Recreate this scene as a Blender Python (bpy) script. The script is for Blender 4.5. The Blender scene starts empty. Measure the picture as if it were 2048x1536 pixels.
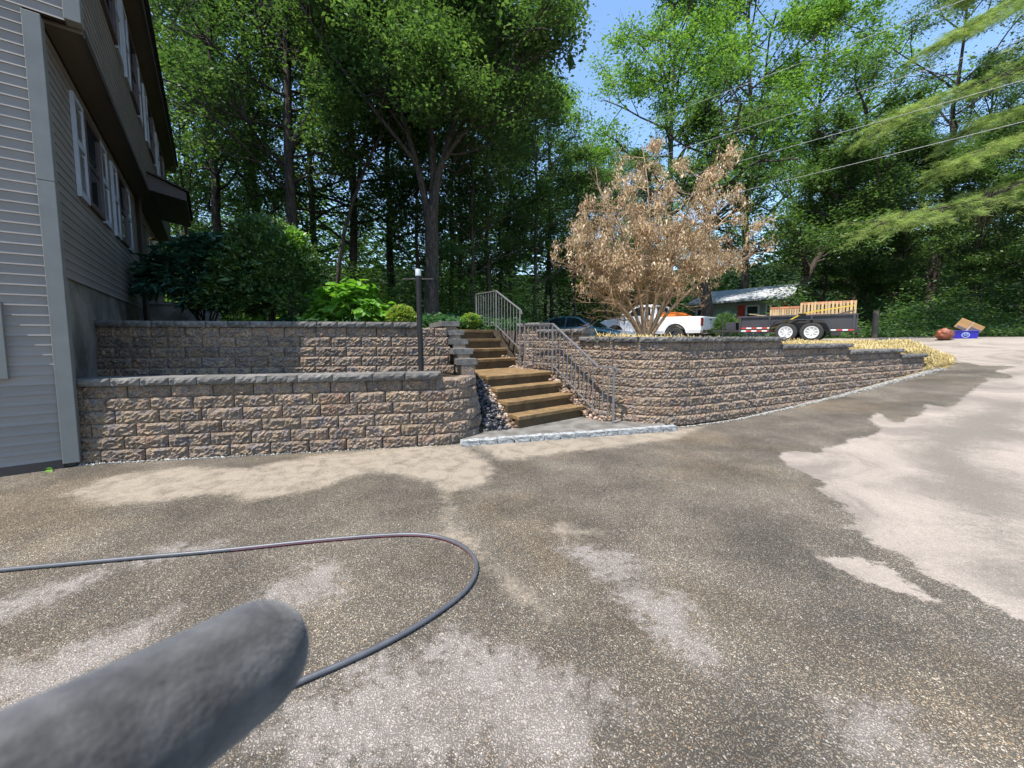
import bpy, bmesh, math, random
import numpy as np
from mathutils import Vector, Matrix
R = random.Random(7)
RNG = np.random.default_rng(7)
SC = bpy.context.scene
COL = SC.collection
rad = math.radians

# ------------------------------------------------------------------ camera
cd = bpy.data.cameras.new("camera"); cam = bpy.data.objects.new("camera", cd); COL.objects.link(cam)
cam.location = (0, 0, 1.5); cam.rotation_euler = (rad(90 - 4.5), 0, 0)
cd.sensor_fit = 'HORIZONTAL'; cd.sensor_width = 36; cd.lens = 770 / 2048 * 36
cd.shift_y = -35 / 2048; cd.clip_start = 0.01; cd.clip_end = 3000
cd.dof.use_dof = True; cd.dof.focus_distance = 6.5; cd.dof.aperture_fstop = 9.0
SC.camera = cam
# ------------------------------------------------------------------ sky and sun
AZ, EL = rad(43.5), rad(66.5)
w = bpy.data.worlds.new("World"); SC.world = w; w.use_nodes = True
wn = w.node_tree; wn.nodes.clear()
sky = wn.nodes.new("ShaderNodeTexSky"); sky.sky_type = 'NISHITA'; sky.sun_disc = False
sky.sun_elevation = EL; sky.sun_rotation = math.atan2(-math.cos(AZ), -math.sin(AZ))
sky.air_density = 1.35; sky.dust_density = 0.05; sky.ozone_density = 5.0; sky.altitude = 0
bgn = wn.nodes.new("ShaderNodeBackground"); bgn.inputs[1].default_value = 0.15
wo = wn.nodes.new("ShaderNodeOutputWorld")
wn.links.new(sky.outputs[0], bgn.inputs[0]); wn.links.new(bgn.outputs[0], wo.inputs[0])
sl = bpy.data.lights.new("sun", 'SUN'); sl.energy = 4.6; sl.angle = rad(0.53); sl.color = (1, 0.95, 0.87)
sun = bpy.data.objects.new("sun", sl); COL.objects.link(sun)
LDIR = Vector((math.cos(EL) * math.cos(AZ), math.cos(EL) * math.sin(AZ), -math.sin(EL)))
sun.rotation_euler = LDIR.to_track_quat('-Z', 'Y').to_euler(); sun.location = (-10, -8, 30)
vs = SC.view_settings
vs.view_transform = 'Standard'; vs.look = 'None'; vs.gamma = 1; vs.use_curve_mapping = False; vs.exposure = 0.92
cy = SC.cycles
cy.max_bounces = 6; cy.diffuse_bounces = 3; cy.glossy_bounces = 2; cy.transmission_bounces = 3; cy.transparent_max_bounces = 6
cy.use_adaptive_sampling = True; cy.adaptive_threshold = 0.02; cy.use_denoising = True

# pixel helpers: used to survey world positions from the photograph
PT = rad(4.5)
def ray(u, v):
    x, y = (u - 1024) / 770, -(v - 733) / 770
    return Vector((x, math.cos(PT) + y * math.sin(PT), -math.sin(PT) + y * math.cos(PT)))
def atz(u, v, z):
    d = ray(u, v); return Vector((0, 0, 1.5)) + d * ((z - 1.5) / d.z)
def aty(u, v, y):
    d = ray(u, v); return Vector((0, 0, 1.5)) + d * (y / d.y)

# ------------------------------------------------------------------ object helpers
def link(o, parent=None):
    COL.objects.link(o)
    if parent is not None: o.parent = parent
    return o
def props(o, label=None, cat=None, group=None, kind=None):
    for k, v in (("label", label), ("category", cat), ("group", group), ("kind", kind)):
        if v: o[k] = v
    return o
def thing(name, label, cat, loc=(0, 0, 0), rz=0.0, group=None):
    o = bpy.data.objects.new(name, None); o.empty_display_size = 0.2
    o.location = loc; o.rotation_euler = (0, 0, rz); link(o)
    return props(o, label, cat, group)
def npmesh(name, V, F, mats=None, smooth=False, tint=None, mi=None):
    """V (n,3) array, F list of equal-length faces (m,k) array or list of such arrays"""
    me = bpy.data.meshes.new(name)
    V = np.asarray(V, dtype=np.float32).reshape(-1, 3)
    Fs = F if isinstance(F, list) else [F]
    Fs = [np.asarray(f, dtype=np.int32) for f in Fs if len(f)]
    me.vertices.add(len(V)); me.vertices.foreach_set("co", V.ravel())
    nl = sum(f.size for f in Fs); npoly = sum(len(f) for f in Fs)
    me.loops.add(nl); me.loops.foreach_set("vertex_index", np.concatenate([f.ravel() for f in Fs]))
    tot = np.concatenate([np.full(len(f), f.shape[1], dtype=np.int32) for f in Fs])
    st = np.concatenate([[0], np.cumsum(tot)[:-1]]).astype(np.int32)
    me.polygons.add(npoly); me.polygons.foreach_set("loop_start", st); me.polygons.foreach_set("loop_total", tot)
    if mi is not None: me.polygons.foreach_set("material_index", np.asarray(mi, dtype=np.int32))
    if smooth: me.polygons.foreach_set("use_smooth", np.ones(npoly, dtype=bool))
    me.update(calc_edges=True)
    if tint is not None:
        at = me.attributes.new("tint", 'FLOAT', 'POINT'); at.data.foreach_set("value", np.asarray(tint, dtype=np.float32))
    if mats is not None:
        for m in (mats if isinstance(mats, (list, tuple)) else [mats]): me.materials.append(m)
    return me
def mobj(name, me, parent=None, loc=(0, 0, 0), rz=0.0, scale=None):
    o = bpy.data.objects.new(name, me); o.location = loc; o.rotation_euler = (0, 0, rz)
    if scale: o.scale = scale
    return link(o, parent)
class MB:
    """collects simple solids into one mesh"""
    def __init__(s): s.V = []; s.F = []; s.n = 0
    def add(s, V, F):
        V = np.asarray(V, float).reshape(-1, 3); s.V.append(V)
        s.F += [tuple(i + s.n for i in f) for f in F]; s.n += len(V); return s
    def hexa(s, P):
        return s.add(P, [(0, 3, 2, 1), (4, 5, 6, 7), (0, 1, 5, 4), (1, 2, 6, 5), (2, 3, 7, 6), (3, 0, 4, 7)])
    def box(s, lo, hi, M=None):
        x0, y0, z0 = lo; x1, y1, z1 = hi
        P = [(x0, y0, z0), (x1, y0, z0), (x1, y1, z0), (x0, y1, z0), (x0, y0, z1), (x1, y0, z1), (x1, y1, z1), (x0, y1, z1)]
        if M is not None: P = [tuple(M @ Vector(p)) for p in P]
        return s.hexa(P)
    def bar(s, p, q, w, h=None, upv=(0, 0, 1)):
        h = h or w; p = Vector(p); q = Vector(q); d = (q - p).normalized()
        u = Vector(upv); 
        if abs(d.dot(u)) > .97: u = Vector((0, 1, 0))
        x = d.cross(u).normalized() * (w / 2); z = x.cross(d).normalized() * (h / 2)
        P = [p - x - z, p + x - z, p + x + z, p - x + z, q - x - z, q + x - z, q + x + z, q - x + z]
        return s.add([tuple(v) for v in P], [(0, 3, 2, 1), (4, 5, 6, 7), (0, 1, 5, 4), (1, 2, 6, 5), (2, 3, 7, 6), (3, 0, 4, 7)])
    def tube(s, pts, r, k=8, cap=True):
        pts = [Vector(p) for p in pts]; rr = r if hasattr(r, '__len__') else [r] * len(pts)
        V = []; px = None
        for i, p in enumerate(pts):
            d = (pts[min(i + 1, len(pts) - 1)] - pts[max(i - 1, 0)]).normalized()
            if px is None:
                px = d.cross(Vector((0, 0, 1)))
                if px.length < .05: px = d.cross(Vector((1, 0, 0)))
            px = (px - d * px.dot(d)).normalized(); py = d.cross(px)
            for j in range(k):
                t = 2 * math.pi * j / k
                V.append(tuple(p + (px * math.cos(t) + py * math.sin(t)) * rr[i]))
        F = [(i * k + j, i * k + (j + 1) % k, (i + 1) * k + (j + 1) % k, (i + 1) * k + j) for i in range(len(pts) - 1) for j in range(k)]
        if cap: F += [tuple(range(k))[::-1], tuple((len(pts) - 1) * k + j for j in range(k))]
        return s.add(V, F)
    def lathe(s, prof, k=20, M=None, cap=True):
        """prof: list of (r, z) about +z"""
        V = []
        for r, z in prof:
            for j in range(k):
                t = 2 * math.pi * j / k; p = Vector((r * math.cos(t), r * math.sin(t), z))
                V.append(tuple(M @ p if M is not None else p))
        F = [(i * k + j, i * k + (j + 1) % k, (i + 1) * k + (j + 1) % k, (i + 1) * k + j) for i in range(len(prof) - 1) for j in range(k)]
        if cap: F += [tuple(range(k))[::-1], tuple((len(prof) - 1) * k + j for j in range(k))]
        return s.add(V, F)
    def mesh(s, name, mat, smooth=False, bevel=0):
        me = bpy.data.meshes.new(name)
        me.from_pydata([tuple(v) for v in np.concatenate(s.V)], [], s.F); me.update()
        if bevel:
            bm = bmesh.new(); bm.from_mesh(me)
            bmesh.ops.bevel(bm, geom=[e for e in bm.edges if len(e.link_faces) == 2 and e.calc_face_angle(0) > .5], offset=bevel, segments=1, affect='EDGES')
            bm.to_mesh(me); bm.free()
        me.materials.append(mat)
        if smooth:
            bm = bmesh.new(); bm.from_mesh(me)
            bmesh.ops.recalc_face_normals(bm, faces=bm.faces)
            for f in bm.faces: f.smooth = True
            for e in bm.edges: e.smooth = len(e.link_faces) == 2 and e.calc_face_angle(0) < .7
            bm.to_mesh(me); bm.free()
        return me
    def obj(s, name, mat, parent=None, smooth=False, bevel=0, loc=(0, 0, 0), rz=0.0):
        return mobj(name, s.mesh(name, mat, smooth, bevel), parent, loc, rz)

# ------------------------------------------------------------------ materials
class NT:
    def __init__(s, name):
        s.m = bpy.data.materials.new(name); s.m.use_nodes = True; s.t = s.m.node_tree; s.t.nodes.clear()
        s.out = s.t.nodes.new("ShaderNodeOutputMaterial")
    def n(s, typ, ins=None, **kw):
        nd = s.t.nodes.new("ShaderNode" + typ)
        for k, v in kw.items(): setattr(nd, k, v)
        for k, v in (ins or {}).items():
            if isinstance(v, bpy.types.NodeSocket): s.t.links.new(v, nd.inputs[k])
            elif v is not None: nd.inputs[k].default_value = v
        return nd
    def obj(s): return s.n("TexCoord").outputs['Object']
    def pos(s): return s.n("NewGeometry").outputs['Position']
    def noise(s, vec, scale, detail=4, rough=.55, dist=0): 
        return s.n("TexNoise", {'Vector': vec, 'Scale': scale, 'Detail': detail, 'Roughness': rough, 'Distortion': dist})
    def ramp(s, fac, stops, interp='LINEAR'):
        r = s.n("ValToRGB", {'Fac': fac}); r.color_ramp.interpolation = interp; e = r.color_ramp.elements
        while len(e) < len(stops): e.new(.5)
        for i, (p, c) in enumerate(stops):
            e[i].position = p; e[i].color = (c, c, c, 1) if not hasattr(c, '__len__') else (*c, 1)
        return r.outputs['Color']
    def math(s, op, a, b=None, c=None, clamp=False):
        nd = s.n("Math", operation=op); nd.use_clamp = clamp
        for i, v in enumerate((a, b, c)):
            if v is None: continue
            if isinstance(v, bpy.types.NodeSocket): s.t.links.new(v, nd.inputs[i])
            else: nd.inputs[i].default_value = v
        return nd.outputs[0]
    def mix(s, fac, a, b, mode='MIX'):
        nd = s.n("Mix", data_type='RGBA', blend_type=mode)
        for i, v in ((0, fac), (6, a), (7, b)):
            if isinstance(v, bpy.types.NodeSocket): s.t.links.new(v, nd.inputs[i])
            elif i == 0: nd.inputs[0].default_value = v
            else: nd.inputs[i].default_value = (*v, 1) if len(v) == 3 else v
        return nd.outputs[2]
    def smooth(s, v, lo, hi):
        nd = s.n("MapRange", {'Value': v, 'From Min': lo, 'From Max': hi}); nd.interpolation_type = 'SMOOTHSTEP'; return nd.outputs[0]
    def rnd(s): return s.n("ObjectInfo").outputs['Random']
    def attr(s, name): return s.n("Attribute", attribute_name=name).outputs['Fac']
    def bump(s, h, strength=.3, dist=.01, normal=None):
        return s.n("Bump", {'Height': h, 'Strength': strength, 'Distance': dist, 'Normal': normal}).outputs[0]
    def fin(s, col, rough=.7, normal=None, metal=0, spec=.5, **extra):
        ins = {'Base Color': col if isinstance(col, bpy.types.NodeSocket) else (*col, 1), 'Roughness': rough, 'Normal': normal, 'Metallic': metal, 'Specular IOR Level': spec}
        ins.update(extra)
        b = s.n("BsdfPrincipled", ins); s.t.links.new(b.outputs[0], s.out.inputs[0]); s.bsdf = b; return s.m
def simple(name, c1, c2=None, scale=6, rough=.6, bump=.15, bscale=None, metal=0, spec=.5, rnd=0.0, dist=.004, stretch=None, coat=0):
    m = NT(name); o = m.obj()
    if stretch: o = m.n("Mapping", {'Vector': o, 'Scale': stretch}).outputs[0]
    c2 = c2 or tuple(x * .8 for x in c1)
    nz = m.noise(o, scale, 6)
    col = m.ramp(nz.outputs[0], [(.3, c2), (.7, c1)])
    if rnd:
        f = m.n("MapRange", {'Value': m.rnd(), 'To Min': 1 - rnd, 'To Max': 1 + rnd}).outputs[0]
        col = m.mix(1.0, col, m.n("CombineXYZ", {0: f, 1: f, 2: f}).outputs[0], 'MULTIPLY')
    nb = m.noise(o, bscale or scale * 6, 5)
    rg = m.n("MapRange", {'Value': nz.outputs[0], 'To Min': rough * .85, 'To Max': min(1, rough * 1.15)}).outputs[0]
    return m.fin(col, rg, m.bump(nb.outputs[0], bump, dist), metal, spec, **({'Coat Weight': coat, 'Coat Roughness': .05} if coat else {}))

def leafmat(name, cols, trans=.35, rough=.52, spec=.35, hue=0.0):
    m = NT(name); t = m.attr("tint")
    col = m.ramp(t, cols)
    b = m.n("BsdfPrincipled", {'Base Color': col, 'Roughness': rough, 'Specular IOR Level': spec})
    tc = m.mix(1.0, col, (1.45, 1.6, .75), 'MULTIPLY')
    tr = m.n("BsdfTranslucent", {'Color': tc})
    mx = m.n("MixShader", {0: trans, 1: b.outputs[0], 2: tr.outputs[0]})
    m.t.links.new(mx.outputs[0], m.out.inputs[0]); return m.m
# retaining-wall block: split face, mottled tan / grey / brown
def block_material():
    m = NT("split_face_block"); o = m.obj(); r = m.rnd()
    off = m.n("CombineXYZ", {0: m.math('MULTIPLY', r, 37.), 1: m.math('MULTIPLY', r, 91.), 2: m.math('MULTIPLY', r, 13.)}).outputs[0]
    o2 = m.n("VectorMath", {0: o, 1: off}, operation='ADD').outputs[0]
    n1 = m.noise(o2, 7, 3, .6, .6); n2 = m.noise(o2, 11, 3, .6, .4); n3 = m.noise(o2, 60, 5, .7)
    c = m.ramp(n1.outputs[0], [(.3, (.165, .135, .122)), (.45, (.27, .205, .158)), (.58, (.355, .262, .175)), (.72, (.305, .195, .148))])
    c = m.mix(m.ramp(n2.outputs[0], [(.5, 0), (.66, .75)]), c, (.20, .185, .19))
    c = m.mix(m.ramp(m.noise(o2, 5, 2).outputs[0], [(.6, 0), (.72, .5)]), c, (.36, .19, .13))
    f = m.n("MapRange", {'Value': r, 'To Min': .82, 'To Max': 1.12}).outputs[0]
    c = m.mix(1.0, c, m.n("CombineXYZ", {0: f, 1: f, 2: f}).outputs[0], 'MULTIPLY')
    c = m.mix(.7, c, m.ramp(n3.outputs[0], [(.32, .35), (.68, 1.4)]), 'MULTIPLY')
    v = m.n("TexVoronoi", {'Vector': o2, 'Scale': 55.}).outputs[0]
    h = m.math('ADD', m.math('MULTIPLY', m.noise(o2, 34, 6, .72).outputs[0], 1.0), m.math('MULTIPLY', v, .45))
    return m.fin(c, .92, m.bump(h, 1., .030), spec=.2)
def cap_material():
    m = NT("cap_stone_grey"); o = m.obj(); r = m.rnd()
    o2 = m.n("VectorMath", {0: o, 1: m.n("CombineXYZ", {0: m.math('MULTIPLY', r, 57.), 1: 0., 2: 0.}).outputs[0]}, operation='ADD').outputs[0]
    n1 = m.noise(o2, 14, 5, .6); f = m.n("MapRange", {'Value': r, 'To Min': .8, 'To Max': 1.2}).outputs[0]
    c = m.ramp(n1.outputs[0], [(.3, (.085, .080, .074)), (.7, (.20, .185, .168))])
    c = m.mix(1.0, c, m.n("CombineXYZ", {0: f, 1: f, 2: f}).outputs[0], 'MULTIPLY')
    return m.fin(c, .9, m.bump(m.noise(o2, 50, 6, .65).outputs[0], .8, .012), spec=.25)
def driveway_material():
    m = NT("worn_wet_asphalt"); p = m.pos()
    dry = m.attr("dry"); sand = m.attr("sand"); grey = m.attr("grey")
    nl = m.noise(p, 2.2, 6, .6); nm = m.noise(p, 17, 9, .68); nf = m.noise(p, 90, 3, .6)
    nmed = m.noise(p, .9, 3, .5)
    # distorted signed distances -> crisp, ragged stain edges
    rag = m.math('ADD', m.math('MULTIPLY', m.math('SUBTRACT', nl.outputs[0], .5), .30), m.math('MULTIPLY', m.math('SUBTRACT', nm.outputs[0], .5), .24))
    dmask = m.smooth(m.math('ADD', dry, rag), -.02, .04)
    smask = m.math('MULTIPLY', m.smooth(m.math('ADD', sand, m.math('MULTIPLY', rag, 1.3)), -.07, .13), m.math('MULTIPLY', m.ramp(m.noise(p, 5.5, 6, .68, .6).outputs[0], [(.34, .35), (.56, .92)]), m.ramp(nf.outputs[0], [(.3, .7), (.5, 1)])))
    gmask = m.math('MULTIPLY', m.smooth(m.math('ADD', grey, m.math('MULTIPLY', rag, 2.2)), -.10, .13), m.math('MULTIPLY', m.ramp(nl.outputs[0], [(.36, .45), (.55, 1)]), m.ramp(nm.outputs[0], [(.36, .4), (.48, 1)])))
    # exposed stones
    wv = m.n("VectorMath", {0: m.noise(p, 21, 3, .6).outputs['Color'], 1: (.5, .5, .5)}, operation='SUBTRACT').outputs[0]
    pw = m.n("VectorMath", {0: p, 1: m.n("VectorMath", {0: wv, 'Scale': .045}, operation='SCALE').outputs[0]}, operation='ADD').outputs[0]
    v1 = m.n("TexVoronoi", {'Vector': pw, 'Scale': 140., 'Randomness': 1.})
    sep = m.n("SeparateColor", {0: v1.outputs['Color']})
    stone = m.ramp(sep.outputs[0], [(0, (.075, .066, .054)), (.35, (.135, .12, .098)), (.6, (.19, .165, .13)), (.8, (.235, .205, .162)), (.96, (.34, .315, .28))])
    stone = m.mix(m.ramp(sep.outputs[1], [(.88, 0), (.92, .55)]), stone, (.25, .155, .075))
    pit = m.ramp(v1.outputs['Distance'], [(.32, 1), (.62, 0)])
    wet = m.mix(pit, (.052, .047, .040), stone)
    wtone = m.ramp(m.noise(p, 1.3, 4, .6).outputs[0], [(.33, .66), (.5, 1.0), (.67, 1.42)])
    wet = m.mix(1.0, m.mix(1.0, wet, wtone, 'MULTIPLY'), (1.24, 1.19, 1.12), 'MULTIPLY')
    wet = m.mix(m.math('MULTIPLY', m.ramp(m.noise(p, .55, 3, .55).outputs[0], [(.48, 0), (.62, .32)]), 1.), wet, m.mix(1.0, wet, (1.25, 1.05, .72), 'MULTIPLY'))
    dstone = m.mix(.5, (.335, .275, .22), m.ramp(sep.outputs[0], [(0, (.19, .155, .125)), (.5, (.315, .262, .215)), (1, (.45, .39, .335))]))
    dstone = m.mix(m.math('MULTIPLY', m.math('SUBTRACT', 1., pit), .42), dstone, (.20, .185, .17))
    dtone = m.ramp(m.noise(p, .8, 5, .62, .8).outputs[0], [(.36, .66), (.5, .96), (.68, 1.12)])
    dryc = m.mix(1.0, dstone, dtone, 'MULTIPLY')
    damp = m.attr('damp'); dm = m.smooth(m.math('ADD', damp, m.math('MULTIPLY', rag, 3.)), -.30, .25)
    dryc = m.mix(m.math('MULTIPLY', dm, .92), dryc, m.mix(pit, (.13, .115, .095), m.mix(.5, stone, (.24, .205, .165))))
    gcol = m.mix(m.math('MULTIPLY', pit, .85), (.17, .15, .132), m.mix(.6, dstone, (.48, .425, .38)))
    c = m.mix(gmask, wet, gcol)
    c = m.mix(smask, c, m.mix(.35, m.ramp(nf.outputs[0], [(.3, (.235, .19, .135)), (.7, (.335, .28, .205))]), dstone))
    c = m.mix(dmask, c, dryc)
    anyd = m.math('MAXIMUM', dmask, m.math('MAXIMUM', smask, gmask))
    rough = m.n("MapRange", {'Value': anyd, 'To Min': .5, 'To Max': .92}).outputs[0]
    h = m.math('ADD', m.math('MULTIPLY', pit, 1.), m.math('MULTIPLY', nf.outputs[0], .4))
    bs = m.n("MapRange", {'Value': m.math('MAXIMUM', smask, dmask), 'To Min': .85, 'To Max': .4}).outputs[0]
    nb = m.n("Bump", {'Height': h, 'Strength': bs, 'Distance': .004}).outputs[0]
    return m.fin(c, rough, nb, spec=.3)
def soil_mat(name, a, b, sc=9):
    m = NT(name); p = m.pos()
    n = m.noise(p, sc, 7, .65); n2 = m.noise(p, sc * 9, 4, .6)
    c = m.ramp(n.outputs[0], [(.3, a), (.7, b)])
    c = m.mix(.5, c, m.ramp(n2.outputs[0], [(.3, .5), (.7, 1.3)]), 'MULTIPLY')
    return m.fin(c, .95, m.bump(n2.outputs[0], .8, .02), spec=.1)
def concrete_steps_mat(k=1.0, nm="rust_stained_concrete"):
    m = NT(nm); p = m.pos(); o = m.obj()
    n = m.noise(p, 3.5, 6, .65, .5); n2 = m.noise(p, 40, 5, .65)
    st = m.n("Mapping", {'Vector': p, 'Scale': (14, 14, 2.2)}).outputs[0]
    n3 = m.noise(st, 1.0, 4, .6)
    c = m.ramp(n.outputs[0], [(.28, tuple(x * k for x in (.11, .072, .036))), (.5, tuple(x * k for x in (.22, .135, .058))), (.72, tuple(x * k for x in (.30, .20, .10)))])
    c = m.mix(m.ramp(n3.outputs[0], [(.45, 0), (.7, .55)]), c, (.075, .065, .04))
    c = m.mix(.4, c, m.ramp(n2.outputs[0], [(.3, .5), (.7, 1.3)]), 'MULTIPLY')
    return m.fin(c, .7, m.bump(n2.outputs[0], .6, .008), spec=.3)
def foundation_mat():
    m = NT("stained_foundation"); p = m.pos()
    n = m.noise(p, 1.2, 6, .6, .3); n2 = m.noise(p, 35, 5, .6)
    c = m.ramp(n.outputs[0], [(.36, (.08, .072, .062)), (.58, (.22, .20, .17))])
    c = m.mix(.4, c, m.ramp(n2.outputs[0], [(.3, .6), (.7, 1.25)]), 'MULTIPLY')
    return m.fin(c, .9, m.bump(n2.outputs[0], .5, .006), spec=.2)
def granite_mat():
    m = NT("granite_cobble"); o = m.obj(); r = m.rnd()
    o = m.n("VectorMath", {0: o, 1: m.n("CombineXYZ", {0: m.math('MULTIPLY', r, 31.), 1: r, 2: 0.}).outputs[0]}, operation='ADD').outputs[0]
    n = m.noise(o, 16, 6, .7); v = m.noise(o, 140, 2, .5)
    c = m.ramp(n.outputs[0], [(.3, (.13, .135, .14)), (.5, (.31, .315, .31)), (.7, (.46, .45, .43))])
    c = m.mix(.5, c, m.ramp(v.outputs[0], [(.3, .55), (.7, 1.25)]), 'MULTIPLY')
    return m.fin(c, .85, m.bump(n.outputs[0], .9, .02), spec=.3)
def bark_mat(name, a, b):
    m = NT(name); o = m.n("Mapping", {'Vector': m.obj(), 'Scale': (1, 1, .22)}).outputs[0]
    n = m.noise(o, 22, 6, .7, .4); c = m.ramp(n.outputs[0], [(.35, a), (.65, b)])
    return m.fin(c, .95, m.bump(n.outputs[0], 1., .03), spec=.1)
def fuzzy_mat():
    m = NT("charcoal_fuzz"); o = m.obj(); n = m.noise(o, 260, 4, .6); n2 = m.noise(o, 95, 4, .6)
    c = m.ramp(n2.outputs[0], [(.35, (.034, .032, .031)), (.7, (.090, .086, .082))])
    b = m.n("BsdfPrincipled")
    return m.fin(c, .85, m.bump(m.math('ADD', m.noise(o, 620, 3, .6).outputs[0], m.math('MULTIPLY', n.outputs[0], .8)), .9, .0010), spec=.3, **{'Sheen Weight': .25, 'Sheen Roughness': .5})
def glass_mat(name, c, rough=.04, spec=.6):
    m = NT(name); n = m.noise(m.obj(), 1.5, 3)
    return m.fin(m.ramp(n.outputs[0], [(.3, c), (.7, tuple(x * 1.5 for x in c))]), rough, spec=spec)
def roof_mat(name, a, b):
    m = NT(name); o = m.obj()
    br = m.n("TexBrick", {'Vector': o, 'Color1': (*a, 1), 'Color2': (*b, 1), 'Mortar': (*[x * .5 for x in a], 1), 'Scale': 4., 'Mortar Size': .012})
    n = m.noise(o, 60, 4)
    c = m.mix(.4, br.outputs[0], m.ramp(n.outputs[0], [(.3, .6), (.7, 1.3)]), 'MULTIPLY')
    return m.fin(c, .95, m.bump(br.outputs[1], .4, .01), spec=.15)
def wood_mat(name, a, b):
    m = NT(name); o = m.n("Mapping", {'Vector': m.obj(), 'Scale': (1, 7, 7)}).outputs[0]
    n = m.noise(o, 7, 5, .6, .8); f = m.n("MapRange", {'Value': m.rnd(), 'To Min': .75, 'To Max': 1.2}).outputs[0]
    c = m.mix(1.0, m.ramp(n.outputs[0], [(.3, a), (.7, b)]), m.n("CombineXYZ", {0: f, 1: f, 2: f}).outputs[0], 'MULTIPLY')
    return m.fin(c, .85, m.bump(n.outputs[0], .3, .004), spec=.2)
def siding_mat():
    m = NT("taupe_vinyl_siding"); p = m.pos()
    n = m.noise(p, 1.1, 5, .6); g = m.noise(m.n("Mapping", {'Vector': m.obj(), 'Scale': (3, 60, 60)}).outputs[0], 4, 4)
    f = m.n("MapRange", {'Value': m.rnd(), 'To Min': .94, 'To Max': 1.06}).outputs[0]
    c = m.ramp(n.outputs[0], [(.3, (.182, .160, .142)), (.7, (.222, .198, .178))])
    c = m.mix(1.0, c, m.n("CombineXYZ", {0: f, 1: f, 2: f}).outputs[0], 'MULTIPLY')
    return m.fin(c, .6, m.bump(g.outputs[0], .12, .003), spec=.35)
def straw_ground():
    return soil_mat("straw_covered_soil", (.22, .15, .06), (.50, .36, .12), 30)

MBLOCK, MCAP, MDRIVE = block_material(), cap_material(), driveway_material()
MRISER = concrete_steps_mat(.36, "stained_concrete_riser_shade")  # stained step concrete, darkened to paint the shade on the riser faces
MSTEP, MFOUND, MGRAN, MFUZZ, MSIDE = concrete_steps_mat(), foundation_mat(), granite_mat(), fuzzy_mat(), siding_mat()
MSOIL = soil_mat("dark_garden_soil", (.030, .022, .016), (.075, .058, .042))
MFLOOR = soil_mat("leaf_littered_forest_floor", (.014, .022, .008), (.036, .048, .018), 5)
MYARD = straw_ground()
MPAD = simple("grey_stone_pad", (.22, .205, .185), (.09, .082, .07), 4.5, .55, .35, 40)
MTRIM = simple("grey_corner_trim", (.205, .20, .18), (.17, .165, .148), 5, .65, .2, 90)
MWHITE = simple("white_painted_trim", (.55, .55, .55), (.45, .45, .45), 4, .5, .05)
MSHUT = simple("pale_grey_shutter", (.36, .38, .42), (.30, .32, .36), 4, .6, .05)
MSOFF = simple("brown_soffit", (.10, .078, .055), (.075, .058, .04), 3, .7, .1)
MBROWN = simple("dark_brown_trim", (.055, .042, .036), (.04, .03, .026), 3, .6, .1)
MPLUM = simple("maroon_window_casing", (.085, .055, .055), (.065, .042, .042), 3, .5, .05)
MDOOR = simple("dark_door_paint", (.03, .03, .024), (.02, .02, .016), 3, .4, .1)
MGLASS = glass_mat("dark_window_glass", (.018, .022, .03))
MROOF = roof_mat("dark_brown_shingles", (.05, .042, .038), (.085, .075, .07))
MROOF2 = roof_mat("light_grey_shingles", (.36, .37, .39), (.42, .43, .45))
MBLACK = simple("black_painted_steel", (.010, .010, .012), (.02, .019, .019), 9, .6, .2, 60, spec=.3)
MRAIL = simple("weathered_grey_iron", (.19, .18, .18), (.12, .113, .113), 20, .5, .3, 120, metal=.1)
MBRASS = simple("brass", (.6, .42, .15), None, 8, .3, .05, metal=1)
MLAMP = simple("clear_lamp_glass", (.5, .45, .33), None, 8, .15, .02)
MGALV = simple("galvanised_cap", (.55, .56, .57), (.42, .43, .44), 12, .45, .1, metal=.3)
MRUB = simple("black_rubber", (.022, .022, .022), (.035, .034, .032), 12, .85, .3, 80)
MHOSE = simple("grey_rubber_hose", (.085, .088, .098), (.06, .062, .07), 14, .42, .15, 200)
MRED = simple("red_hose_stripe", (.22, .045, .07), (.15, .03, .05), 10, .45, .1)
MWPAINT = simple("white_truck_paint", (.80, .80, .81), (.74, .74, .75), 2, .25, .0, coat=.6)
MSILV = simple("dusty_silver_lower_paint", (.55, .55, .56), (.45, .44, .42), 3, .4, .02)
MTEAL = simple("dark_teal_car_paint", (.10, .21, .235), (.08, .17, .195), 2, .25, .0, metal=.4, coat=.8)
MCARG = glass_mat("tinted_car_glass", (.012, .016, .018), .03, .9)
MCHR = simple("chrome", (.62, .62, .63), (.5, .5, .5), 5, .2, .02, metal=1)
MTLAMP = simple("red_tail_lamp", (.20, .02, .025), (.12, .012, .015), 5, .25, .0)
MHEAD = simple("clear_headlamp", (.55, .60, .68), (.4, .46, .55), 9, .12, .0)
MALLOY = simple("dull_alloy_rim", (.38, .38, .39), (.28, .28, .29), 8, .4, .05, metal=.5)
MTRAIL = simple("charcoal_trailer_paint", (.050, .050, .058), (.036, .036, .042), 3, .5, .1)
MTRAILD = simple("faded_black_trailer_frame", (.030, .030, .033), (.05, .048, .046), 6, .6, .1)
MWRIM = simple("white_trailer_rim", (.78, .78, .78), (.62, .60, .58), 9, .45, .05)
MTAPER = simple("red_reflective_tape", (.55, .05, .035), (.45, .04, .03), 9, .35, .0)
MTAPEW = simple("white_reflective_tape", (.80, .80, .78), None, 9, .35, .0)
MYEL = simple("yellow_ratchet_strap", (.62, .44, .05), (.48, .33, .04), 30, .7, .2)
MORANGE = simple("orange_tool_box_paint", (.62, .16, .02), (.5, .12, .015), 5, .45, .05)
MPALLET = wood_mat("pale_pallet_wood", (.42, .27, .14), (.66, .48, .28))
MPALLETR = wood_mat("orange_pallet_wood", (.45, .17, .085), (.58, .27, .15))
MPOSTW = wood_mat("weathered_post_wood", (.08, .065, .05), (.17, .145, .115))
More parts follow.
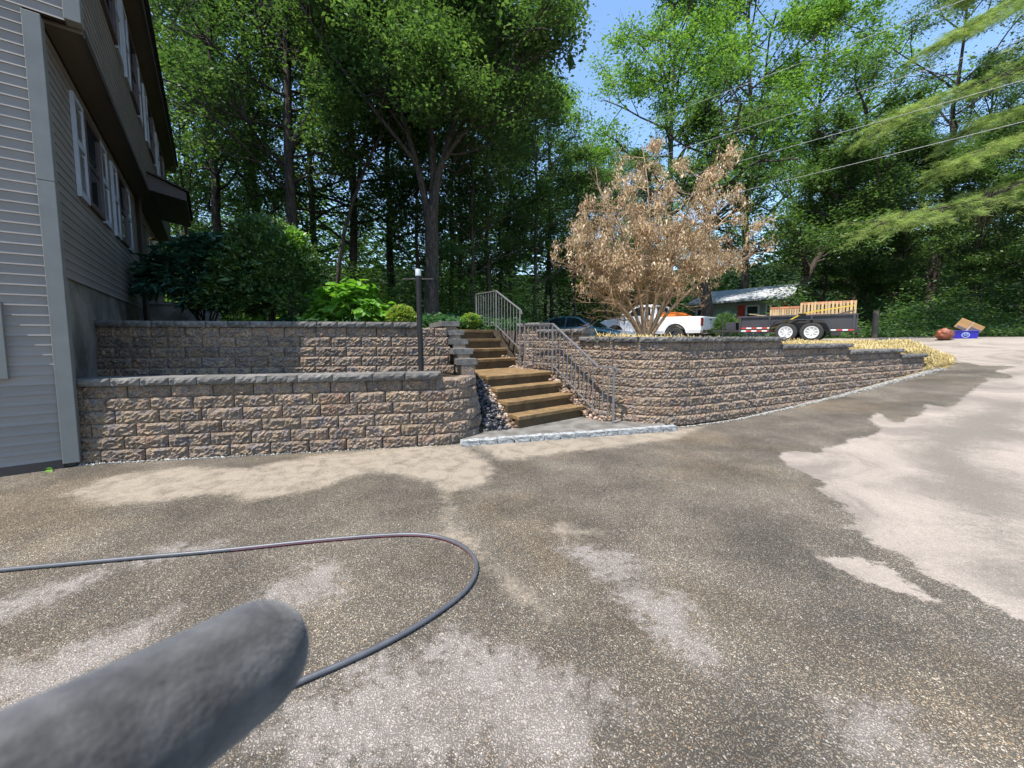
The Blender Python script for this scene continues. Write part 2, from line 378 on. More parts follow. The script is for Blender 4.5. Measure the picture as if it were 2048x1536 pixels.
MBIN = simple("blue_bin_plastic", (.025, .02, .38), (.02, .015, .28), 5, .4, .05)
MBINW = simple("pale_blue_print", (.32, .42, .68), None, 5, .5, .0)
MCARD = simple("brown_cardboard", (.34, .19, .075), (.27, .15, .06), 5, .85, .1)
MCARDP = simple("dark_print_on_cardboard", (.05, .045, .06), (.07, .06, .08), 5, .7, .0)
MCARDW = simple("white_print_on_cardboard", (.5, .48, .5), None, 5, .7, .0)
MBAG = simple("rust_brown_bag", (.24, .07, .03), (.14, .04, .018), 9, .45, .5, 14, dist=.03)
MWIRE = simple("grey_cable_sheath", (.34, .34, .34), (.27, .27, .27), 3, .5, .0)
MH2 = simple("sage_board_siding", (.27, .30, .27), (.22, .25, .225), 2, .8, .1)
MREDS = simple("red_shutter_paint", (.50, .045, .025), (.4, .035, .02), 3, .6, .05)
MPEB = simple("river_stone", (.30, .22, .16), (.16, .13, .11), 3, .5, .2, rnd=0)
def stone_tint_mat(name, stops, rough):
    m = NT(name); c = m.ramp(m.attr("tint"), stops)
    n = m.noise(m.pos(), 60, 4); c = m.mix(.4, c, m.ramp(n.outputs[0], [(.3, .6), (.7, 1.3)]), 'MULTIPLY')
    return m.fin(c, rough, m.bump(n.outputs[0], .3, .004), spec=.4)
MPEBD = stone_tint_mat("wet_dark_river_stones", [(0, (.02, .02, .023)), (.6, (.05, .05, .055)), (1, (.11, .10, .10))], .3)
MPEBT = stone_tint_mat("tan_river_stones", [(0, (.10, .065, .045)), (.5, (.25, .155, .095)), (1, (.42, .34, .27))], .6)
MGRAV = stone_tint_mat("crushed_grey_gravel", [(0, (.10, .095, .085)), (.6, (.25, .24, .22)), (1, (.44, .43, .40))], .85)
MSTRAW = stone_tint_mat("yellow_straw", [(0, (.30, .21, .08)), (.6, (.52, .41, .17)), (1, (.68, .58, .32))], .7)
MBARK = bark_mat("grey_brown_bark", (.026, .021, .017), (.10, .083, .069))
MBARKT = bark_mat("tan_peeling_bark", (.24, .14, .075), (.55, .40, .27))
ML = {
 'oak': leafmat("oak_leaf", [(0, (.030, .062, .024)), (.5, (.070, .130, .042)), (1, (.145, .215, .065))], .36),
 'bright': leafmat("bright_leaf", [(0, (.040, .095, .026)), (.5, (.105, .20, .042)), (1, (.22, .33, .07))], .42),
 'dark': leafmat("shade_leaf", [(0, (.03, .066, .026)), (.5, (.068, .13, .045)), (1, (.13, .205, .068))], .4),
 'pale': leafmat("pale_maple_leaf", [(0, (.05, .10, .03)), (.5, (.10, .18, .055)), (1, (.17, .27, .09))], .35),
 'greyg': leafmat("grey_green_leaf", [(0, (.035, .07, .03)), (.5, (.07, .12, .05)), (1, (.12, .18, .08))], .3),
 'rhodo': leafmat("rhododendron_leaf", [(0, (.025, .075, .045)), (.5, (.05, .13, .075)), (1, (.09, .19, .11))], .12, .28, .6),
 'holly': leafmat("evergreen_shrub_leaf", [(0, (.035, .085, .028)), (.5, (.075, .15, .045)), (1, (.18, .25, .055))], .2, .38, .5),
 'hyd': leafmat("hydrangea_leaf", [(0, (.07, .17, .02)), (.5, (.12, .27, .03)), (1, (.20, .36, .06))], .4, .5, .3),
 'box': leafmat("boxwood_leaf", [(0, (.10, .17, .02)), (.5, (.20, .30, .035)), (.85, (.32, .40, .06)), (1, (.42, .22, .09))], .3),
 'dead': leafmat("withered_leaf", [(0, (.17, .10, .06)), (.35, (.42, .285, .18)), (.75, (.66, .49, .34)), (1, (.80, .66, .50))], .25, .7, .15),
 'pine': leafmat("pine_needles", [(0, (.12, .19, .055)), (.5, (.235, .325, .10)), (1, (.42, .46, .17))], .3, .6, .2),
 'fern': leafmat("ground_cover_leaf", [(0, (.015, .05, .018)), (.5, (.03, .09, .03)), (1, (.06, .15, .04))], .3),
}
# ------------------------------------------------------------------ site plan
A = Vector((-0.617, 0.787, 0)); B = Vector((0.787, 0.617, 0))      # along the house front / out from it
C1 = Vector((-5.037, 4.359, 0))                                     # near house corner
class Path:
    """plan path of a wall face, walked with its body on the left; off shifts it back into the bank"""
    def __init__(s, segs): s.segs = segs
    def length(s, off=0): return sum(g[3] if g[0] == 'L' else (g[2] - off) * abs(g[4] - g[3]) for g in s.segs)
    def at(s, d, off=0):
        for i, g in enumerate(s.segs):
            L = g[3] if g[0] == 'L' else (g[2] - off) * abs(g[4] - g[3])
            if d <= L or i == len(s.segs) - 1:
                if g[0] == 'L':
                    h = g[2]; p = Vector(g[1]) + Vector((math.cos(h), math.sin(h), 0)) * d
                    return p + Vector((-math.sin(h), math.cos(h), 0)) * off
                h = g[3] + (g[4] - g[3]) * d / L; rr = g[2] - off
                return Vector(g[1]) + Vector((math.sin(h), -math.cos(h), 0)) * rr
            d -= L
    def pts(s, n=60, off=0, d0=0, d1=None):
        L = d1 if d1 is not None else s.length(off)
        return [s.at(d0 + (L - d0) * i / n, off) for i in range(n + 1)]
H1 = rad(11.1); LW0 = Vector((-5.069, 4.417, 0)); LWL = 4.20
LW1 = LW0 + Vector((math.cos(H1), math.sin(H1), 0)) * LWL
LR = 0.62; LC = LW1 + Vector((-math.sin(H1), math.cos(H1), 0)) * LR; H2 = rad(110)
RET0 = LC + Vector((math.sin(H2), -math.cos(H2), 0)) * LR
PLOW = Path([('L', LW0, H1, LWL), ('A', LC, LR, H1, H2), ('L', RET0, H2, 2.0)])
LARC = LWL + LR * (H2 - H1)
H3 = rad(8.6); UW0 = Vector((-6.12, 5.49, 0))
PUP = Path([('L', UW0, H3, 5.35)])
RR = 1.15; RC = Vector((2.55, 7.416, 0)); HA, HB = rad(-52), rad(25.5)
RA = RC + Vector((math.sin(HA), -math.cos(HA), 0)) * RR; RB = RC + Vector((math.sin(HB), -math.cos(HB), 0)) * RR
RW0 = RA - Vector((math.cos(HA), math.sin(HA), 0)) * 2.7
PRT = Path([('L', RW0, HA, 2.7), ('A', RC, RR, HA, HB), ('L', RB, HB, 8.85)])
RARC = 2.7 + RR * (HB - HA)
RWE = RB + Vector((math.cos(HB), math.sin(HB), 0)) * 8.85

# ------------------------------------------------------------------ terrain height
def inpoly(X, Y, P):
    ins = np.zeros(X.shape, bool); n = len(P)
    for i in range(n):
        x0, y0 = P[i][0], P[i][1]; x1, y1 = P[(i + 1) % n][0], P[(i + 1) % n][1]
        if y0 == y1: continue
        c = ((y0 > Y) != (y1 > Y)) & (X < (x1 - x0) * (Y - y0) / (y1 - y0) + x0); ins ^= c
    return ins
def segdist(X, Y, P, closed=False):
    best = np.full(X.shape, 1e9); idx = np.zeros(X.shape, int); n = len(P)
    for i in range(n if closed else n - 1):
        x0, y0 = P[i][0], P[i][1]; x1, y1 = P[(i + 1) % n][0], P[(i + 1) % n][1]
        dx, dy = x1 - x0, y1 - y0; L = dx * dx + dy * dy + 1e-12
        t = np.clip(((X - x0) * dx + (Y - y0) * dy) / L, 0, 1)
        d = np.hypot(X - x0 - t * dx, Y - y0 - t * dy); m = d < best; best[m] = d[m]; idx[m] = i
    return best, idx
front = [tuple((C1 - B * 60)[:2]), tuple((C1 + A * .06)[:2])]
front += [tuple(p[:2]) for p in PLOW.pts(40, 0, 0, LARC)]
i_gap = len(front)
front += [tuple(p[:2]) for p in PRT.pts(60, 0, 2.75)]
i_mound = len(front)
front += [(11.45, 10.2), (12.1, 10.5), (12.7, 11.1), (13.0, 12.0)]
i_road = len(front)
front += [(13.6, 13.6), (16, 15.3), (30, 19), (120, 40)]
UPPOLY = front + [(120, 400), (-400, 400), (-400, -60)]
TERR = [tuple((C1 + A * .05 - B * .6)[:2])] + [tuple(p[:2]) for p in PLOW.pts(30, .02, .01, LARC + .1)] + [tuple(PLOW.at(LARC + .8, .36)[:2]), tuple(PUP.at(4.8, .34)[:2]), tuple(PUP.at(0, .30)[:2]), tuple((PUP.at(0, .30) - B * .9)[:2])]
STC = [tuple(PLOW.at(LARC - .45, .05)[:2])] + [tuple(p[:2]) for p in PLOW.pts(14, .36, LARC - .3)] + [(-1.55, 8.9), (-1.4, 9.2), (-.2, 9.35)] + [tuple(p[:2]) for p in PRT.pts(20, 0.36, 0, 3.2)] + [tuple(PRT.at(3.4, .02)[:2])]
UC = np.array([(-6, 6.5, 1.60), (-5, 9, 1.62), (-1.3, 7.5, 1.62), (-1, 9.6, 1.64), (-.4, 10.5, 1.66), (-2, 14, 2.0), (-8, 14, 1.8), (.9, 9.2, 1.60), (2.4, 8.2, 1.42), (3.2, 7, 1.40), (5.2, 8, 1.38), (7.2, 9, 1.30), (9, 9.8, 1.14), (10.6, 10.6, 1.05), (11.6, 11.2, 1.10),
    (9.2, 12.7, 1.30), (7, 16, 1.12), (5.5, 18.5, 1.03), (3.8, 19.8, .95), (1, 24, .85), (12.3, 11.9, 1.30), (13, 14, 1.42), (17, 14.5, 1.46), (20, 18, 1.55), (30, 18, 1.6), (4, 13, 1.3), (2, 16, 1.25), (-10, 25, 2.4), (0, 30, 1.4), (12, 24, 1.3), (18, 33, 1.5), (40, 40, 2.0), (-30, 30, 3), (60, 80, 4), (-60, 90, 5), (0, 90, 4), (100, 30, 3), (-60, 10, 2), (-20, 8, 1.7)])
def _rbf():
    d = np.hypot(UC[:, None, 0] - UC[None, :, 0], UC[:, None, 1] - UC[None, :, 1])
    return np.linalg.solve(d + np.eye(len(UC)) * .05, UC[:, 2] - 1.4)
UW = _rbf()
def Uh(X, Y):
    z = np.full(X.shape, 1.4)
    for (x, y, _), wgt in zip(UC, UW): z = z + wgt * np.hypot(X - x, Y - y)
    return np.clip(z, .5, 8)
SP = [-50, 0, .8, 1.2, 2.5, 4.4, 6.7, 9.1, 10.3, 11.5, 12.7, 14, 16, 60]
SZ = [0, 0, .0, .012, .085, .21, .41, .61, .80, 1.02, 1.24, 1.41, 1.47, 1.55]
def Dh(X, Y):
    s = (X - 3.045) * .9026 + (Y - 6.378) * .4305
    return np.interp(s, SP, SZ)
def stair_z(X, Y):
    t = (X - .10) * A.x + (Y - 5.93) * A.y
    return np.interp(t, [-.3, 0, .95, 2.1, 3.0, 3.4], [-.02, -.04, .66, .68, 1.45, 1.58])
def height(X, Y):
    X = np.asarray(X, float); Y = np.asarray(Y, float)
    up = inpoly(X, Y, UPPOLY); d, ix = segdist(X, Y, front)
    D = Dh(X, Y); U = Uh(X, Y)
    U = np.where(inpoly(X, Y, TERR), .885, U)
    lo = np.where(ix >= i_mound - 1, 0.0, .19); wd = np.where(ix >= i_road - 1, 2.5, np.where(ix >= i_mound - 1, .75, .14))
    t = np.clip((d - lo) / wd, 0, 1); t = t * t * (3 - 2 * t); U = U + 11 * np.clip((np.hypot(X, Y) - 50) / 30, 0, 1) ** 1.5
    z = np.where(up, D + (U - D) * t, D)
    st = inpoly(X, Y, STC); return np.where(st, stair_z(X, Y), z)
import bisect
GRID = []
def hz(x, y):
    xs, ys, Z = GRID
    i = min(max(bisect.bisect(xs, x) - 1, 0), len(xs) - 2); j = min(max(bisect.bisect(ys, y) - 1, 0), len(ys) - 2)
    a = (x - xs[i]) / (xs[i + 1] - xs[i]); b = (y - ys[j]) / (ys[j + 1] - ys[j])
    return float((Z[j, i] * (1 - a) + Z[j, i + 1] * a) * (1 - b) + (Z[j + 1, i] * (1 - a) + Z[j + 1, i + 1] * a) * b)

def axis(fine0, fine1, step, lo, hi, g=1.12):
    c = list(np.arange(fine0, fine1 + 1e-6, step)); s = step; x = fine1
    while x < hi: s *= g; x += s; c.append(x)
    s = step; x = fine0; pre = []
    while x > lo: s *= g; x -= s; pre.append(x)
    return np.array(pre[::-1] + c)
def build_ground():
    xs = axis(-5.6, 12.6, .06, -500, 500); ys = axis(.7, 12.4, .06, -200, 700)
    X, Y = np.meshgrid(xs, ys); Z = height(X, Y); GRID[:] = [list(xs), list(ys), Z]
    nx, ny = len(xs), len(ys)
    cx = (X[:-1, :-1] + X[1:, 1:]) / 2; cyy = (Y[:-1, :-1] + Y[1:, 1:]) / 2
    up = inpoly(cx, cyy, UPPOLY)
    road = [(2.2, 30), (1.6, 21), (4.3, 17.5), (6.3, 14.8), (8.2, 13.0), (11.0, 12.7), (12.55, 12.4), (13.6, 13.0), (60, 20), (60, 27), (24, 17.4), (16.5, 15.9), (13.2, 17.2), (9.8, 21), (6.5, 27), (4, 32)]
    isroad = inpoly(cx, cyy, road) & up
    d0, _ = segdist(cx, cyy, [tuple(p[:2]) for p in PRT.pts(30, 0, 1.0)] + front[i_mound:i_road])
    yard = up & ~isroad & (d0 < 3.4) & ~inpoly(cx, cyy, STC) & ((cx > 1.2) & (cyy < 13))
    farf = up & ~isroad & ~yard & ((cyy > 11.5) | (np.abs(cx) > 14))
    kinds = {'driveway': ~up, 'street': isroad, 'front_yard': yard, 'woodland_floor': farf, 'garden_bed': up & ~isroad & ~yard & ~farf}
    mats = {'driveway': MDRIVE, 'street': MDRIVE, 'front_yard': MYARD, 'woodland_floor': MFLOOR, 'garden_bed': MSOIL}
    ii = np.arange(nx * ny).reshape(ny, nx)
    Q = np.stack([ii[:-1, :-1], ii[:-1, 1:], ii[1:, 1:], ii[1:, :-1]], -1)
    V = np.stack([X, Y, Z], -1).reshape(-1, 3)
    def sdf(polys, x, y):
        best = np.full(x.shape, -9.0)
        for P in polys:
            d, _ = segdist(x, y, P, True); s = np.where(inpoly(x, y, P), d, -d); best = np.maximum(best, s)
        return best
    W = lambda L: [tuple(dproj(u, v)) for u, v in L]
    def dproj(u, v):       # ray onto the driveway surface
        d = ray(u, v); k0 = 0.5
        for k in np.arange(.5, 40, .02):
            p = Vector((0, 0, 1.5)) + d * k
            if p.z <= float(np.interp((p.x - 3.045) * .9026 + (p.y - 6.378) * .4305, SP, SZ)): return (p.x, p.y)
        return (p.x, p.y)
    edge = [(1893, 724), (1935, 726), (1965, 731), (1995, 731), (2040, 732.5), (1992, 743), (2016, 749), (2018, 754), (2012, 757), (1972, 755), (1962, 758), (1975, 761), (1950, 774), (1936, 788), (1921, 796), (1909, 805), (1907, 811), (1888, 814), (1863, 811), (1849, 807), (1851, 816), (1846, 825), (1826, 835), (1805, 845), (1785, 843), (1773, 837), (1770, 830), (1754, 825), (1741, 832), (1737, 842), (1759, 859), (1727, 872), (1710, 874), (1690, 884), (1660, 893), (1630, 906), (1595, 904), (1562, 902), (1554, 913), (1580, 932), (1612, 948), (1640, 966), (1638, 984), (1662, 992), (1684, 1010), (1708, 1048), (1692, 1056), (1738, 1078), (1742, 1090), (1768, 1096), (1800, 1112), (1850, 1142), (1884, 1160), (1890, 1166), (1960, 1202), (2048, 1242)]
    big = [tuple(p) for p in W(edge)] + [(6.5, 1.0), (40, -5), (60, 17), (16.5, 14.2), (14.5, 14.5), (13.0, 13.2), (12.75, 11.6), (11.9, 11.9), (11.6, 11.0), (11.75, 10.55)]
    isl = W([(1648, 1116), (1690, 1122), (1722, 1118), (1745, 1136), (1762, 1130), (1800, 1156), (1840, 1178), (1893, 1217), (1850, 1205), (1800, 1190), (1745, 1176), (1690, 1148), (1664, 1136)])
    sandp = [W([(130, 988), (220, 952), (385, 930), (500, 935), (600, 915), (760, 896), (925, 890), (985, 925), (990, 968), (905, 984), (830, 955), (750, 948), (690, 962), (600, 985), (490, 1008), (430, 985), (330, 1002), (190, 1018)]),
             W([(890, 985), (915, 1012), (900, 1040), (925, 1062), (965, 1085), (1010, 1140), (1065, 1190), (1125, 1245), (1090, 1250), (1030, 1195), (950, 1112), (905, 1085), (835, 1072), (885, 1060), (878, 1020)]),
             W([(1085, 1062), (1120, 1046), (1200, 1058), (1235, 1078), (1150, 1074), (1100, 1070)]),
             W([(930, 880), (1330, 860), (1420, 850), (1350, 880), (1200, 900), (1000, 925)])]
    greyp = [W([(455, 1536), (530, 1450), (640, 1412), (700, 1400), (745, 1345), (840, 1320), (900, 1265), (960, 1290), (1090, 1330), (1200, 1350), (1240, 1420), (1210, 1536)]),
             W([(480, 1215), (555, 1170), (640, 1128), (695, 1145), (688, 1190), (610, 1225), (560, 1255)]),
             W([(-40, 1420), (-40, 1345), (100, 1312), (230, 1262), (370, 1228), (350, 1262), (220, 1322), (90, 1395)]),
             W([(-40, 1215), (100, 1165), (300, 1108), (460, 1078), (430, 1100), (220, 1150), (60, 1215), (-20, 1250)]),
             W([(1140, 1090), (1240, 1100), (1420, 1290), (1500, 1370), (1390, 1330), (1240, 1200)]),
             W([(1270, 1180), (1360, 1200), (1480, 1330), (1560, 1420), (1500, 1410), (1380, 1320)]),
             W([(1700, 1400), (1780, 1440), (1900, 1536), (1700, 1536), (1640, 1440)])]
    dampp = [W([(1835, 875), (1905, 838), (1990, 812), (2048, 800), (2048, 880), (1985, 880), (1925, 905), (1995, 955), (2048, 985), (2048, 1105), (1960, 1058), (1895, 1000), (1850, 935)]), W([(1930, 752), (2048, 742), (2048, 752), (1960, 762)]), W([(1990, 1120), (2048, 1140), (2048, 1190), (2010, 1160)])]
    for nm, msk in kinds.items():
        q = Q[msk]; used, inv = np.unique(q.ravel(), return_inverse=True)
        VV = V[used]; me = npmesh(nm, VV, inv.reshape(-1, 4), mats[nm], smooth=True)
        x, y = VV[:, 0].copy(), VV[:, 1].copy()
        if nm in ('driveway', 'street'):
            near = (np.abs(x) < 22) & (y > -3) & (y < 22)
            for an, pl in (('dry', [big, isl]), ('sand', sandp), ('grey', greyp), ('damp', dampp)):
                val = np.full(x.shape, 1.0 if an == 'dry' and nm == 'street' else -3.0)
                if nm == 'driveway': val[near] = sdf(pl, x[near], y[near])
                at = me.attributes.new(an, 'FLOAT', 'POINT'); at.data.foreach_set("value", val.astype(np.float32))
        o = mobj(nm, me); props(o, kind='structure')
build_ground()

# ------------------------------------------------------------------ retaining walls
LB, HBK = .4572, .1524
def block_mesh(seed, L=LB, Hh=.1500, y0=0.0, depth=.21, rough=.026, nx=16, nz=6, name="block", mat=None, ends=True):
    r = np.random.default_rng(seed)
    xs = np.linspace(.004, L - .004, nx + 1); zs = np.linspace(0, Hh, nz + 1)
    V = []
    ph = r.uniform(0, 6.28, 6); fx = r.uniform(6, 16, 3); fz = r.uniform(15, 40, 3)
    for j, z in enumerate(zs):
        for i, x in enumerate(xs):
            ed = min(i, nx - i, 2 * j, 2 * (nz - j)) if ends else min(2 * j, 2 * (nz - j))
            if ends and (i == 0 or i == nx): dy = .018
            elif j == 0 or j == nz: dy = .010 + r.uniform(-.004, .004)
            else:
                low = .22 * math.sin(fx[0] * x + fz[0] * z + ph[0]) + .2 * math.sin(fx[1] * x - fz[1] * z + ph[1])
                dy = -rough * (.30 + .35 * low + r.uniform(-.60, .65)) + .004
            V.append((x + (r.uniform(-.006, .006) if 0 < i < nx else 0), y0 + dy, z + (r.uniform(-.004, .004) if 0 < j < nz else 0)))
    F = [(j * (nx + 1) + i, j * (nx + 1) + i + 1, (j + 1) * (nx + 1) + i + 1, (j + 1) * (nx + 1) + i) for j in range(nz) for i in range(nx)]
    n = len(V); V += [(.002, depth, 0), (L - .002, depth, 0), (L - .002, depth, Hh), (.002, depth, Hh)]
    top = [nz * (nx + 1) + i for i in range(nx + 1)]; bot = list(range(nx + 1))
    F += [tuple(top) + (n + 2, n + 3), tuple(bot[::-1]) + (n, n + 1), (n + 1, n + 0, n + 3, n + 2)]
    F += [tuple(j * (nx + 1) for j in range(nz + 1))[::-1] + (n, n + 3), tuple(j * (nx + 1) + nx for j in range(nz + 1)) + (n + 2, n + 1)]
    me = bpy.data.meshes.new(name); me.from_pydata(V, [], [f if len(f) <= 4 else f for f in F]); me.update()
    me.materials.append(mat); return me
BLOCKS = [block_mesh(s, mat=MBLOCK) for s in range(12)]
CAPS = [block_mesh(100 + s, Lc, .088, -.072, .26, .020, 10, 3, "cap_stone", MCAP) for s, Lc in enumerate([.30, .42, .50, .36])]
CAPL = [.30, .42, .50, .36]
SETB = .019
def lay_course(wall, path, k, z0, d0, d1, shift, off0=0.0, inward=0.0):
    off = off0 + k * SETB; z = z0 + k * HBK
    d1 = min(d1, path.length(off)); d = d0 - shift
    while d < d1 - .05:
        a = max(d, d0); b = min(d + LB, d1)
        if b - a > .06:
            p, q = path.at(a, off), path.at(b, off); v = q - p; mid = (p + q) / 2
            n = Vector((-v.y, v.x, 0)).normalized()
            g = hz(*(mid - n * .08)[:2])
            if z + HBK > g - .02:
                o = mobj("block", R.choice(BLOCKS), wall, (p.x, p.y, z + R.uniform(-.0015, .0015)), math.atan2(v.y, v.x) + R.uniform(-.006, .006), (v.length / LB * .993, 1, 1))
        d += LB
def lay_caps(wall, path, k, z0, d0, d1, off0=0.0):
    off = off0 + k * SETB; z = z0 + k * HBK; d = d0
    while d < d1 - .08:
        i = R.randrange(4); e = min(d + CAPL[i], d1)
        if d1 - e < .12: e = d1
        p, q = path.at(d, off), path.at(e, off); v = q - p
        mobj("cap_stone", CAPS[i], wall, (p.x, p.y, z + .001), math.atan2(v.y, v.x) + R.uniform(-.01, .01), (v.length / CAPL[i] * .992, 1, 1))
        d = e
def wall_thing(label, loc):
    return thing("retaining_wall", label, "retaining wall", group="terraced block retaining walls")
W1 = wall_thing("lower left wall of tan split face blocks, rounded at the end beside the steps", LW0)
LZ = -.005
for k in range(6): lay_course(W1, PLOW, k, LZ, -.16, LARC + 2.0, [.10, .32, .20, .42, .06, .30][k])
for k, ds in ((6, .0), (7, .22), (8, .44), (9, .66), (10, .88)): lay_course(W1, PLOW, k, LZ, LARC - .30 + ds, LARC + 2.0, 0)
lay_caps(W1, PLOW, 6, LZ, -.10, LWL - .02)
for k, ds in ((7, .0), (8, .22), (9, .44), (10, .66)): lay_caps(W1, PLOW, k, LZ, LARC - .34 + ds, LARC - .06 + ds)
lay_caps(W1, PLOW, 11, LZ, LARC + .50, LARC + 2.0)
W2 = wall_thing("upper left wall of blocks under the shrubs, half in the shadow of the house", UW0)
UZ = .875
for k in range(5): lay_course(W2, PUP, k, UZ, -.0, 5.24 - .03 * k, (k % 2) * LB / 2 + .1)
lay_caps(W2, PUP, 5, UZ, 0, 4.68)
W3 = wall_thing("long curved right wall of blocks stepping down along the driveway", RB)
RZ = .03
ends = {9: RARC + 2.42, 8: RARC + 4.95, 7: RARC + 7.45}
for k in range(9):
    e = RARC + 8.85
    if k == 8: e = ends[9]
    if k == 7: e = ends[8]
    if k == 6: e = ends[7]
    lay_course(W3, PRT, k, RZ, 0, e, (k % 2) * LB / 2 + [0, .03, .02, .05, .01, .04, 0, .03, .02][k])
lay_course(W3, PRT, 9, RZ, 0, 2.0, .1); lay_course(W3, PRT, 10, RZ, 0, .75, .3)
lay_caps(W3, PRT, 11, RZ, 0, .80); lay_caps(W3, PRT, 10, RZ, .72, 2.05); lay_caps(W3, PRT, 9, RZ, 1.95, ends[9] + .05)
lay_caps(W3, PRT, 8, RZ, ends[9] - .03, ends[8] + .06); lay_caps(W3, PRT, 7, RZ, ends[8] - .03, ends[7] + .06); lay_caps(W3, PRT, 6, RZ, ends[7] - .03, RARC + 8.85)

# ------------------------------------------------------------------ steps
SO = Vector((.102, 5.93, 0))      # front left corner of the lower flight
def sp(s, t, z): return tuple(SO + B * s + A * t + Vector((0, 0, z)))   # s across, t uphill
def sbox(mb, s0, s1, t0, t1, z0, z1): 
    return mb.hexa([sp(s0, t0, z0), sp(s1, t0, z0), sp(s1, t1, z0), sp(s0, t1, z0), sp(s0, t0, z1), sp(s1, t0, z1), sp(s1, t1, z1), sp(s0, t1, z1)])
def rough_edges(me, amt, seed):
    bm = bmesh.new(); bm.from_mesh(me)
    bmesh.ops.subdivide_edges(bm, edges=[e for e in bm.edges if e.calc_length() > .5], cuts=14)
    bm.normal_update(); r = random.Random(seed)
    for v in bm.verts: v.co += Vector((r.uniform(-amt, amt), r.uniform(-amt, amt), r.uniform(-amt, amt)))
    bm.to_mesh(me); bm.free(); return me
SW = 1.50
st = thing("entry_steps", "lower flight of rust stained concrete steps wet from washing", "steps", (0, 0, 0), group="precast concrete steps")
zt = [.25, .437, .624, .81]; z_prev = .02; TR = .28
for i in range(4):
    t0 = TR * i; t1 = t0 + (TR if i < 3 else 1.32)
    mb = MB(); sbox(mb, 0, SW + .03, t0 - .012, t1 + (.03 if i < 3 else 0), zt[i] - .062, zt[i]); me = mb.mesh("tread", MSTEP, bevel=.006)
    mobj("tread" if i < 3 else "landing", rough_edges(me, .0025, i), st)
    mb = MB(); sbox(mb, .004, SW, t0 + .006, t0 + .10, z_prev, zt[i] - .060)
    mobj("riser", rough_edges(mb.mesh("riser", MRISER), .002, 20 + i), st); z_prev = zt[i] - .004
for s0, s1 in ((.075, .165), (SW - .12, SW - .03)):
    prof = [(.02, .0), (.02, zt[0] - .061)]
    for i in range(1, 4): prof += [(TR * i + .02, zt[i - 1] - .061), (TR * i + .02, zt[i] - .061)]
    prof += [(2.1, zt[3] - .061), (2.1, .45), (.55, 0)]
    mb = MB(); n = len(prof)
    mb.add([sp(s0, t, z) for t, z in prof] + [sp(s1, t, z) for t, z in prof], [tuple(range(n)), tuple(range(n, 2 * n))[::-1]] + [(i, n + i, n + (i + 1) % n, (i + 1) % n) for i in range(n)])
    mb.obj("stringer", MSTEP, st)
st2 = thing("entry_steps", "upper flight of rust stained concrete steps behind the landing", "steps", (0, 0, 0), group="precast concrete steps")
zt2 = [1.02, 1.23, 1.44, 1.645]; z_prev = .80; T0 = 2.10; SH = .12
for i in range(4):
    t0 = T0 + TR * i; t1 = t0 + (TR if i < 3 else .95)
    mb = MB(); sbox(mb, SH, SH + SW, t0 - .010, t1 + .03, zt2[i] - .06, zt2[i]); mobj("tread", rough_edges(mb.mesh("tread", MSTEP, bevel=.005), .002, 40 + i), st2)
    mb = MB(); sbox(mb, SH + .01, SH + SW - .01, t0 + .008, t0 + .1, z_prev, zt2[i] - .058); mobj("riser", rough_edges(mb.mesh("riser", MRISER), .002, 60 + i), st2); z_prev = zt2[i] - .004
mb = MB(); sbox(mb, SH + .02, SH + SW - .02, T0 + .1, T0 + 2.0, .5, .95); sbox(mb, SH + .02, SH + SW - .02, T0 + .1 + TR, T0 + 2.0, .952, 1.165); sbox(mb, SH + .02, SH + SW - .02, T0 + .1 + 2 * TR, T0 + 2.0, 1.167, 1.375)
mb.obj("core", MSTEP, st2)
# stone pad and cobbles
CB0, CB1 = atz(921, 884, .05), atz(1338, 855, .05)
cdv = (CB1 - CB0); cdv.z = 0; cl = cdv.length; cdir = cdv.normalized(); cn = Vector((-cdir.y, cdir.x, 0))
padp = [CB0 + cn * .10, CB1 + cn * .10, PRT.at(RARC - .55, .02), PRT.at(RARC - 1.0, .02), PRT.at(2.9, .02), Vector((1.2, 7.0, 0)), Vector((-.2, 6.5, 0)), PLOW.at(LARC + .15, .02), PLOW.at(LARC - .25, .02), PLOW.at(LARC - .6, .02)]
n = len(padp); mb = MB(); mb.add([(p.x, p.y, .058) for p in padp] + [(p.x, p.y, -.05) for p in padp], [tuple(range(n))] + [(i, (i + n), (i + 1) % n + n, (i + 1) % n) for i in range(n)])
o = mb.obj("stone_pad", MPAD); props(o, kind='structure')
def cobble_mesh(seed, L, Wd, Hh):
    r = random.Random(seed); bm = bmesh.new(); bmesh.ops.create_cube(bm, size=1)
    bmesh.ops.subdivide_edges(bm, edges=bm.edges[:], cuts=3, use_grid_fill=True)
    for v in bm.verts:
        x, y, z = v.co; k = (abs(x) * 2) ** 4 + (abs(y) * 2) ** 4 + (abs(z) * 2) ** 4
        f = .93 + .09 / max(k, .4) if k > .5 else 1; f = min(f, 1)
        v.co = Vector((x * L * f, y * Wd * f, z * Hh * f)) + Vector((r.uniform(-1, 1), r.uniform(-1, 1), r.uniform(-1, 1))) * .006
    me = bpy.data.meshes.new("cobble"); bm.to_mesh(me); bm.free(); me.materials.append(MGRAN); return me
cb = thing("cobble_edging", "row of pale granite cobbles edging the pad at the foot of the steps", "cobble edging")
d = 0.0; i = 0
while d < cl:
    L = R.uniform(.20, .265); p = CB0 + cdir * (d + L / 2)
    mobj("cobble", cobble_mesh(i, L, .115, .13), cb, (p.x, p.y, .012 + R.uniform(-.006, .006)), math.atan2(cdir.y, cdir.x) + R.uniform(-.03, .03))
    d += L + .008; i += 1
p = atz(986, 846, .09)
o = mobj("granite_block", cobble_mesh(77, .25, .16, .20), None, (p.x, p.y + .05, .10), .45); props(o, "single pale granite block closing the stone filled gap beside the steps", "granite block")

